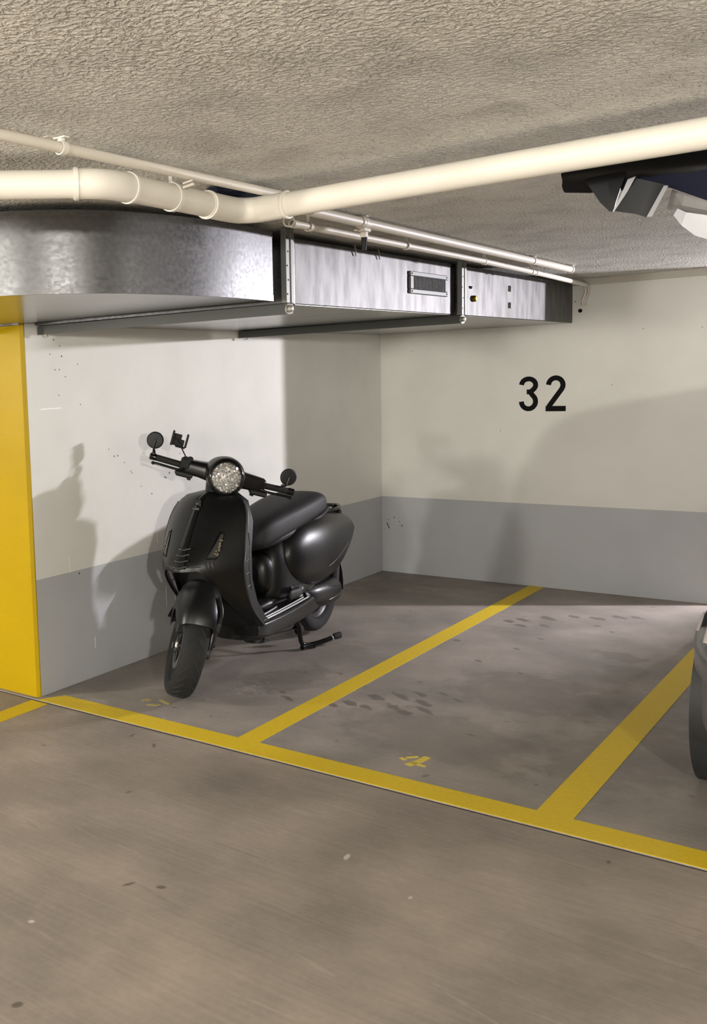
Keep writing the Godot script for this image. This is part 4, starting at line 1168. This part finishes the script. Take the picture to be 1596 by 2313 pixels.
func scooter_bars(o: Node3D, S: Transform3D) -> void:
	# headset: nacelle, arms to both grips, neck
	var nac := []
	for q in [[0.86, 1.030, 0.02, 0.02], [0.875, 1.030, 0.055, 0.045], [0.91, 1.032, 0.088, 0.066], [0.96, 1.033, 0.099, 0.082], [1.01, 1.032, 0.099, 0.092], [1.05, 1.029, 0.096, 0.094], [1.068, 1.028, 0.092, 0.092], [1.074, 1.028, 0.086, 0.086], [1.070, 1.028, 0.079, 0.079], [1.030, 1.028, 0.077, 0.077]]:
		var r := PackedVector3Array()
		for k in 36:
			var a := TAU * k / 36
			r.append(Vector3(q[2] * cos(a), q[1] + 0.014 + q[3] * sin(a), q[0] - 0.013 * sin(a) * (q[2] / 0.09)))
		nac.append(r)
	var head := put("headset", moved(loft(nac), S), M.matte_black, o, 50.0)
	for sd in [-1.0, 1.0]:
		var arm := []
		for q in [[0.03, 0.055, 0.07, 0.0], [0.08, 0.046, 0.058, 0.002], [0.12, 0.041, 0.050, 0.002], [0.17, 0.039, 0.044, 0.0], [0.212, 0.037, 0.040, -0.002], [0.222, 0.030, 0.032, -0.002]]:
			var r := PackedVector3Array()
			for k in 22:
				var a := TAU * k / 22
				var c := cos(a)
				var s := sin(a)
				r.append(Vector3(sd * q[0], 1.028 + q[3] + q[1] * signf(s) * pow(absf(s), 0.7), 0.945 - 0.10 * q[0] + q[2] * signf(c) * pow(absf(c), 0.7)))
			arm.append(r)
		put("handlebar_cover", moved(loft(arm), S), M.satin_black, head, 50.0)
		put("switch_box", moved(join([box(Vector3(sd * 0.195, 0.990, 0.945), Vector3(0.09, 0.030, 0.055), 0.008), box(Vector3(sd * 0.165, 0.972, 0.955), Vector3(0.02, 0.012, 0.02), 0.003)]), S), M.plastic_black, head)
		put("screw", moved(lathe([[0.004, 0], [0.004, 0.003], [0, 0.0036]], Vector3(sd * 0.150, 1.03, 0.970), Vector3(0, 0, 1), 8), S), M.trim_grey, head)
		var grip := put("grip", moved(tube([Vector3(sd * 0.215, 1.028, 0.925), Vector3(sd * 0.225, 1.028, 0.923), Vector3(sd * 0.345, 1.030, 0.912), Vector3(sd * 0.35, 1.030, 0.912)], [0.014, 0.0165, 0.0165, 0.014], 16), S), M.rubber, o, 50.0)
		put("bar_end", moved(tube([Vector3(sd * 0.345, 1.030, 0.912), Vector3(sd * 0.350, 1.030, 0.912), Vector3(sd * 0.378, 1.030, 0.909), Vector3(sd * 0.382, 1.030, 0.909)], [0.014, 0.018, 0.018, 0.013], 16), S), M.gloss_black, grip, 50.0)
		put("brake_lever", moved(join([tube(curve([Vector3(sd * 0.20, 1.012, 0.965), Vector3(sd * 0.235, 1.008, 0.975), Vector3(sd * 0.29, 1.008, 0.968), Vector3(sd * 0.345, 1.008, 0.956), Vector3(sd * 0.357, 1.006, 0.954)], 4), 0.0065, 8), lathe([[0.0, -0.01], [0.007, -0.007], [0.0095, 0], [0.007, 0.007], [0, 0.01]], Vector3(sd * 0.36, 1.006, 0.954), Vector3(1, 0, 0), 10)]), S), M.gloss_black, grip, 50.0)
		# bar-end mirror: round head seen from behind
		var mc := Vector3(sd * (0.374 if sd < 0 else 0.325), 1.111 if sd < 0 else 1.105, 0.890 if sd < 0 else 0.95)
		var ma := Vector3(sd * 0.18, 0.05, 1.0).normalized()
		var mir := put("mirror", moved(lathe([[0.0, 0.006], [0.036, 0.005], [0.041, 0.003], [0.0435, -0.002], [0.0435, -0.007], [0.040, -0.010], [0.0, -0.010]], mc, ma, 32), S), M.plastic_black, o, 50.0)
		put("mirror_glass", moved(lathe([[0.038, -0.0105], [0.038, -0.012], [0.0, -0.012]], mc, ma, 28), S), M.chrome, mir)
		put("mirror_stem", moved(tube(curve([Vector3(mc.x - sd * 0.010, 1.040, 0.912), Vector3(mc.x - sd * 0.009, 1.052, 0.912), mc + Vector3(-sd * 0.004, -0.042, 0.010), mc + Vector3(0, -0.025, 0.011), mc + Vector3(0.0, 0.004, 0.009)], 3), [0.011, 0.010, 0.010, 0.009, 0.008, 0.007, 0.006, 0.006, 0.006, 0.006, 0.006, 0.006, 0.005], 8), S), M.satin_black, mir, 50.0)
		put("mirror_mark", moved(join([tube([mc + ma * 0.0065 + Vector3(-0.004, 0.0, 0), mc + ma * 0.0065 + Vector3(0.014, 0.016, 0)], 0.0018, 5)]), S), M.trim_grey, mir)
	var neck := []
	for q in [[0.0, 0.075, 0.062], [0.05, 0.070, 0.060], [0.12, 0.078, 0.075], [0.16, 0.082, 0.085]]:
		var c: Vector3 = Vector3(0, 0.885, 1.0) + Vector3(0, 0.894, -0.35) * q[0]
		var r := PackedVector3Array()
		for k in 24:
			var a := TAU * k / 24
			r.append(c + Vector3(cos(a) * q[1], 0, sin(a) * q[2]))
		neck.append(r)
	put("headset_neck", moved(loft(neck), S), M.matte_black, head, 50.0)
	# headlight: chrome bowl of facets behind a clear domed lens
	var hc := Vector3(0, 1.042, 1.066)
	var hd := Vector3(0, 0.15, 1.0).normalized()
	var f := frame_of(hd)
	var hl := put("headlight_ring", moved(ring_of([[0.074, -0.01], [0.074, 0.008], [0.079, 0.013], [0.086, 0.010], [0.090, 0.0], [0.088, -0.012]], hc, hd, 40), S), M.gloss_black, o, 50.0)
	var rng := RandomNumberGenerator.new()
	rng.seed = 12
	var bowl := PackedVector3Array()
	for i in range(-9, 10):
		for j in range(-9, 10):
			var p := Vector2(i, j) * 0.0082
			if p.length() > 0.0725:
				continue
			var depth := -0.016 + 0.016 * pow(p.length() / 0.074, 2)
			var n: Vector3 = (hd + f[0] * rng.randfn(0, 0.45) + f[1] * rng.randfn(0, 0.45)).normalized()
			var c: Vector3 = hc + f[0] * p.x + f[1] * p.y + hd * (depth + rng.randf_range(-0.003, 0.002))
			var u: Vector3 = n.cross(f[1]).normalized()
			var v: Vector3 = n.cross(u)
			var ring := []
			for e in [[-1, -1], [1, -1], [1, 1], [-1, 1]]:
				ring.append(c + u * (e[0] * 0.0047) + v * (e[1] * 0.0047))
			var r2 := []
			for q in ring:
				r2.append(q - n * 0.004)
			bowl.append_array(loft([PackedVector3Array(r2), PackedVector3Array(ring)]))
	put("headlight_reflector", moved(bowl, S), M.chrome, hl, 10.0)
	put("reflector_back", moved(lathe([[0.074, -0.012], [0.05, -0.024], [0, -0.026]], hc, hd, 32, false), S), M.rim_grey, hl)
	put("bulb", moved(lathe([[0.0, 0.012], [0.009, 0.010], [0.012, 0.0], [0.012, -0.014]], hc + f[1] * 0.004, hd, 16), S), M.chrome, hl, 50.0)
	put("lens", moved(lathe([[0.0745, 0.004], [0.060, 0.013], [0.042, 0.0185], [0.020, 0.0215], [0.0, 0.022], [0.0, 0.019], [0.020, 0.0185], [0.042, 0.0155], [0.060, 0.010], [0.0735, 0.002]], hc, hd, 40, false), S), M.clear_lens, hl, 60.0)
	# phone holder on a thin rod from the right-hand switch box
	var ph := Vector3(-0.256, 1.145, 0.89)
	var p := put("phone_holder", moved(join([box(ph + Vector3(-0.005, -0.016, 0), Vector3(0.066, 0.036, 0.012), 0.003), box(ph + Vector3(-0.012, 0.014, 0), Vector3(0.044, 0.026, 0.010), 0.002), box(ph + Vector3(-0.036, 0.002, 0.006), Vector3(0.009, 0.076, 0.026), 0.002), box(ph + Vector3(0.038, 0.002, 0.006), Vector3(0.009, 0.070, 0.026), 0.002), box(ph + Vector3(0.012, -0.036, 0.004), Vector3(0.05, 0.008, 0.02), 0.002)]), S), M.rubber, o)
	put("holder_rod", moved(tube([ph + Vector3(-0.008, -0.004, 0.008), Vector3(-0.195, 1.062, 0.945)], 0.0035, 8), S), M.rim_grey, p)
	put("holder_clamp", moved(join([box(Vector3(-0.200, 1.045, 0.945), Vector3(0.046, 0.062, 0.06), 0.012), box(Vector3(-0.18, 1.072, 0.945), Vector3(0.024, 0.02, 0.03), 0.005)]), S), M.rubber, p)

func scooter_rear(o: Node3D) -> void:
	wheel(o, Transform3D(Basis(), Vector3(0, 0.262, 0)), 0.243, 0.132, 0.0)
	put("wheel_hub", lathe([[0.06, 0.05], [0.055, 0.065], [0.02, 0.07], [0.02, 0.09], [0, 0.09]], Vector3(0, 0.262, 0), Vector3(1, 0, 0), 24), M.disc_steel, o)
	# engine cover on the left
	var c := []
	var rows := [[0.37, 0.290, 0.015, 0.08], [0.35, 0.290, 0.045, 0.125], [0.29, 0.285, 0.066, 0.170], [0.20, 0.280, 0.080, 0.190], [0.08, 0.272, 0.083, 0.196], [-0.02, 0.265, 0.078, 0.185], [-0.075, 0.262, 0.066, 0.165], [-0.095, 0.262, 0.040, 0.14]]
	for i in 19:
		var z := lerpf(0.37, -0.095, 0.5 - 0.5 * cos(PI * i / 18.0))
		var a := along(rows, z)
		var r := PackedVector3Array()
		for k in 24:
			var w := TAU * k / 24
			var cc := cos(w)
			var s := sin(w)
			r.append(Vector3(0.07 + (a[2] - 0.07) * (pow(absf(cc), 0.7) if cc > 0 else -0.25 * absf(cc)), a[0] + a[1] * signf(s) * pow(absf(s), 0.75), z))
		c.append(r)
	var ec := put("engine_cover", loft(c), M.matte_black, o, 50.0)
	for q in [[0.045, 0.012], [-0.035, 0.014]]:
		var pts := []
		for k in 7:
			var z := lerpf(0.14, -0.07, k / 6.0)
			var a := along(rows, z)
			var s: float = q[0] / a[1]
			pts.append(Vector3(0.07 + (a[2] - 0.07) * pow(sqrt(maxf(0.0, 1.0 - pow(absf(s), 2.667))), 0.7) - 0.002, a[0] + q[0] - 0.004 * k * signf(q[0]), z))
		put("rib", tube(pts, [0.003, q[1] * 0.6, q[1] * 0.75, q[1] * 0.75, q[1] * 0.7, q[1] * 0.6, 0.003], 8), M.satin_black, ec, 50.0)
	put("cover_screw", lathe([[0.007, 0], [0.007, 0.006], [0, 0.007]], Vector3(0.15, 0.245, -0.088), Vector3(0.3, 0, -1), 8), M.trim_grey, ec)
	put("drive_case", tube([Vector3(0.10, 0.262, -0.02), Vector3(0.105, 0.275, 0.15), Vector3(0.10, 0.28, 0.34)], [0.075, 0.07, 0.06], 18), M.rim_grey, o, 50.0)
	put("rear_shock", tube([Vector3(0.10, 0.30, -0.12), Vector3(0.10, 0.52, -0.16)], 0.026, 12), M.plastic_black, o, 50.0)
	put("rear_mudguard", sheet(arc_rows(0.0), arc_rows(0.006)), M.plastic_black, o, 50.0)
	put("exhaust", tube(curve([Vector3(-0.12, 0.24, 0.30), Vector3(-0.17, 0.25, 0.12), Vector3(-0.185, 0.29, -0.12), Vector3(-0.185, 0.33, -0.34)], 5), [0.03, 0.035, 0.05, 0.058, 0.062, 0.064, 0.065, 0.066, 0.066, 0.066, 0.066, 0.065, 0.064, 0.062, 0.055, 0.03], 18), M.plastic_black, o, 50.0)
	put("frame_side", hull([[0.50, 0.30, 0.42, 0.15], [0.36, 0.30, 0.43, 0.160], [0.20, 0.33, 0.44, 0.160], [0.02, 0.37, 0.46, 0.13]], 10, 4.0, 24), M.satin_black, o, 50.0)
	# folded foot pegs
	for sd in [-1.0, 1.0]:
		var pg := put("foot_peg", box(Vector3(sd * 0.170, 0.345, 0.50), Vector3(0.022, 0.05, 0.13), 0.009), M.plastic_black, o, 50.0)
		put("peg_hinge", box(Vector3(sd * 0.172, 0.364, 0.435), Vector3(0.022, 0.016, 0.016), 0.003), M.strip_grey, pg)
		put("peg_clip", box(Vector3(sd * 0.176, 0.326, 0.45), Vector3(0.012, 0.014, 0.03), 0.003), M.strip_grey, pg)
	# centre stand
	var st := put("centre_stand", join([tube(curve([Vector3(0.055, 0.215, 0.43), Vector3(0.11, 0.195, 0.42), Vector3(0.128, 0.14, 0.395), Vector3(0.118, 0.06, 0.365), Vector3(0.124, 0.028, 0.35), Vector3(0.150, 0.018, 0.31), Vector3(0.205, 0.030, 0.225), Vector3(0.235, 0.042, 0.165)], 5), 0.0135, 12), tube(curve([Vector3(-0.055, 0.215, 0.43), Vector3(-0.11, 0.195, 0.42), Vector3(-0.128, 0.14, 0.385), Vector3(-0.138, 0.06, 0.345), Vector3(-0.145, 0.025, 0.33)], 5), 0.0135, 12), tube([Vector3(-0.06, 0.21, 0.428), Vector3(0.06, 0.21, 0.428)], 0.014, 12), tube([Vector3(-0.132, 0.12, 0.37), Vector3(0.128, 0.12, 0.37)], 0.010, 10)]), M.gloss_black, o, 60.0)
	put("stand_foot", tube([Vector3(0.128, 0.014, 0.37), Vector3(0.140, 0.012, 0.33), Vector3(0.165, 0.012, 0.295)], 0.0155, 12), M.gloss_black, st, 50.0)
	put("stand_foot", box(Vector3(-0.150, 0.016, 0.33), Vector3(0.06, 0.012, 0.05), 0.004), M.plastic_black, st)
	put("stand_tip", tube([Vector3(0.228, 0.040, 0.18), Vector3(0.232, 0.042, 0.172), Vector3(0.250, 0.046, 0.142), Vector3(0.253, 0.046, 0.138)], [0.0145, 0.0185, 0.0185, 0.014], 12), M.rubber, st, 50.0)
	put("stand_clip", ring_of([[0.0135, -0.004], [0.0165, -0.003], [0.0165, 0.003], [0.0135, 0.004]], Vector3(0.222, 0.037, 0.192), Vector3(0.45, 0.18, -0.9), 12), M.strip_grey, st)
	put("stand_spring", tube([Vector3(0.06, 0.20, 0.50), Vector3(0.10, 0.15, 0.41)], 0.010, 8), M.plastic_black, o)
	put("roller", lathe([[0.0, -0.014], [0.026, -0.014], [0.030, -0.008], [0.030, 0.008], [0.026, 0.014], [0.012, 0.016], [0.0, 0.014]], Vector3(0.06, 0.085, 0.27), Vector3(1, 0, 0.2), 18), M.rubber, st, 50.0)

func arc_rows(inset: float) -> Array:
	var r := []
	for i in 13:
		var a := deg_to_rad(lerpf(40.0, 190.0, i / 12.0))
		var d := Vector3(0, sin(a), cos(a))
		r.append([Vector3(-0.085, 0.262, 0) + d * (0.27 - inset), Vector3(0, 0.262, 0) + d * (0.285 - inset), Vector3(0.085, 0.262, 0) + d * (0.27 - inset)])
	return r

# ---------------------------------------------------------------- parked car (nose towards the back wall; only its rear corner is in view)
func car_ring(z: float) -> PackedVector3Array:
	# rows: z, half width, sill, belt height, roof height, roof half width
	var a := along([[3.52, 0.48, 0.34, 0.60, 0.66, 0.42], [3.47, 0.60, 0.32, 0.74, 0.86, 0.50], [3.36, 0.69, 0.31, 0.84, 1.10, 0.53], [3.15, 0.765, 0.30, 0.88, 1.36, 0.56], [2.98, 0.810, 0.27, 0.90, 1.42, 0.59], [2.80, 0.838, 0.24, 0.92, 1.455, 0.61], [2.2, 0.84, 0.22, 0.90, 1.48, 0.60], [1.6, 0.84, 0.21, 0.88, 1.43, 0.58], [1.15, 0.835, 0.21, 0.86, 1.10, 0.60], [0.85, 0.83, 0.21, 0.84, 0.90, 0.62], [0.45, 0.81, 0.22, 0.78, 0.82, 0.60], [0.0, 0.77, 0.25, 0.70, 0.74, 0.52], [-0.2, 0.70, 0.28, 0.60, 0.63, 0.50], [-0.28, 0.58, 0.32, 0.52, 0.54, 0.40]], z)
	var r := PackedVector3Array()
	var half := []
	half.append(Vector2(a[0] * 0.55, a[1]))
	half.append(Vector2(a[0] * 0.90, a[1] + 0.01))
	half.append(Vector2(a[0] * 0.975, a[1] + 0.10))
	half.append(Vector2(a[0] * 1.0, lerpf(a[1], a[2], 0.42)))
	half.append(Vector2(a[0] * 0.955, lerpf(a[1], a[2], 0.70)))
	half.append(Vector2(a[0] * 0.89, a[2]))
	half.append(Vector2(lerpf(a[0] * 0.89, a[4], 0.5), lerpf(a[2], a[3], 0.55)))
	half.append(Vector2(a[4], lerpf(a[2], a[3], 0.92)))
	half.append(Vector2(a[4] * 0.6, a[3]))
	for p in half:
		r.append(Vector3(p.x, p.y, z))
	half.reverse()
	for p in half:
		r.append(Vector3(-p.x, p.y, z))
	return r

func make_car() -> void:
	var o := thing("car", "silver-grey car parked at the right edge, only its corner and one tyre in view", "car", Vector3(3.54, 0, 0.0))
	var rings := []
	for i in 61:
		rings.append(car_ring(lerpf(3.52, -0.28, i / 60.0)))
	put("body", loft(rings), M.car_paint, o, 45.0)
	# glass a little proud of the cabin
	for sd in [-1.0, 1.0]:
		for q in [[2.95, 2.25], [2.2, 1.55]]:
			var f := []
			var b := []
			for i in 6:
				var z := lerpf(q[0], q[1], i / 5.0)
				var r := car_ring(z)
				var p0 := r[5]
				var p1 := r[6]
				var p2 := r[7]
				var row := []
				var rb := []
				for k in [[p0, p1, 0.15], [p0, p1, 1.0], [p1, p2, 0.75]]:
					var p: Vector3 = k[0].lerp(k[1], k[2])
					row.append(Vector3(sd * (p.x + 0.004), p.y, z))
					rb.append(Vector3(sd * (p.x - 0.01), p.y, z))
				f.append(row)
				b.append(rb)
			put("side_window", sheet(f, b), M.car_glass, o)
	var fr := []
	var bk := []
	for q in [[3.40, 1.05, 0.52], [3.22, 1.29, 0.50]]:
		fr.append([Vector3(-q[2], q[1], q[0] + 0.012), Vector3(0, q[1] + 0.01, q[0] + 0.03), Vector3(q[2], q[1], q[0] + 0.012)])
		bk.append([Vector3(-q[2], q[1], q[0] - 0.03), Vector3(0, q[1] + 0.01, q[0] - 0.03), Vector3(q[2], q[1], q[0] - 0.03)])
	put("rear_window", sheet(fr, bk), M.car_glass, o)
	var wf := []
	var wb := []
	for q in [[1.56, 1.42, 0.52], [1.0, 1.02, 0.58]]:
		wf.append([Vector3(-q[2], q[1], q[0] - 0.02), Vector3(0, q[1] + 0.02, q[0] - 0.04), Vector3(q[2], q[1], q[0] - 0.02)])
		wb.append([Vector3(-q[2], q[1] - 0.05, q[0]), Vector3(0, q[1] - 0.04, q[0]), Vector3(q[2], q[1] - 0.05, q[0])])
	put("windscreen", sheet(wf, wb), M.car_glass, o)
	# bumpers
	for e in [[3.50, 1.0], [-0.26, -1.0]]:
		var pts := []
		for q in [[-0.815, -0.55], [-0.79, -0.38], [-0.755, -0.22], [-0.68, -0.08], [-0.45, 0.0], [0.0, 0.03], [0.45, 0.0], [0.68, -0.08], [0.755, -0.22], [0.79, -0.38], [0.815, -0.55]]:
			pts.append(Vector3(q[0], 0.0, e[0] + q[1] * e[1]))
		var path := curve(pts, 4)
		var br := []
		for i in path.size():
			var d: Vector3 = (path[mini(i + 1, path.size() - 1)] - path[maxi(i - 1, 0)]).normalized()
			var n := Vector3(-d.z, 0, d.x) * -signf(e[1])
			if n.dot(path[i] - Vector3(0, 0, 1.8)) < 0:
				n = -n
			var r := PackedVector3Array()
			for k in [[-.05, .30], [.002, .30], [.006, .38], [.008, .465], [.030, .49], [.033, .555], [.012, .58], [-.05, .585]]:
				r.append(path[i] + n * k[0] + Vector3(0, k[1], 0))
			br.append(r)
		put("bumper", loft(br), M.car_paint, o, 50.0)
	# lamps wrapped round the rear corners, each of two slim clear blades
	for sd in [-1.0, 1.0]:
		for q in [[0.0, 0.595, 0.655, 0.006], [0.05, 0.588, 0.70, 0.011]]:
			var pts := []
			var rad := []
			for k in 8:
				var u := k / 7.0
				pts.append(Vector3(sd * (0.805 - 0.012 * u - q[0]), lerpf(q[1], q[2], u), 3.17 + q[0] * 2.6 - 0.04 * u))
				rad.append(lerpf(q[3], 0.003, pow(u, 1.4)))
			put("tail_lamp", tube(pts, rad, 10), M.car_lens, o, 50.0)
	put("number_plate", box(Vector3(0, 0.66, 3.52), Vector3(0.46, 0.10, 0.012), 0.004), M.lamp_body, o)
	for sd in [-1.0, 1.0]:
		put("headlamp", hull([[0.10, 0.58, 0.70, 0.10], [-0.12, 0.52, 0.65, 0.11], [-0.22, 0.52, 0.60, 0.07]], 8, 2.4, 20, sd * 0.56), M.car_lens, o, 50.0)
		put("door_mirror", hull([[1.50, 0.93, 0.98, 0.05], [1.45, 0.90, 1.03, 0.09], [1.36, 0.91, 1.02, 0.07]], 6, 2.6, 16, sd * 0.93), M.car_paint, o, 50.0)
		for z in [2.86, 0.50]:
			var ax := Vector3(sd * 0.705, 0.30, z)
			var w := put("wheel", ring_of([[0.20, -0.085], [0.275, -0.095], [0.295, -0.075], [0.302, -0.03], [0.302, 0.03], [0.295, 0.075], [0.275, 0.095], [0.20, 0.085]], ax, Vector3(1, 0, 0), 48), M.tyre, o, 45.0)
			put("wheel_rim", lathe([[0.205, -0.06], [0.205, 0.075], [0.185, 0.075], [0.17, 0.04], [0.06, 0.055], [0.0, 0.06]], ax, Vector3(sd, 0, 0), 36), M.disc_steel, w)
			put("wheel_arch", ring_of([[0.31, -0.05], [0.325, -0.05], [0.325, 0.032], [0.31, 0.032]], Vector3(sd * 0.79, 0.30, z), Vector3(sd, 0, 0), 40), M.car_plastic, o)

func _ready() -> void:
	make_materials()
	make_camera()
	make_room()
	make_scooter()
	make_duct()
	make_pipes()
	make_film()
	make_car()
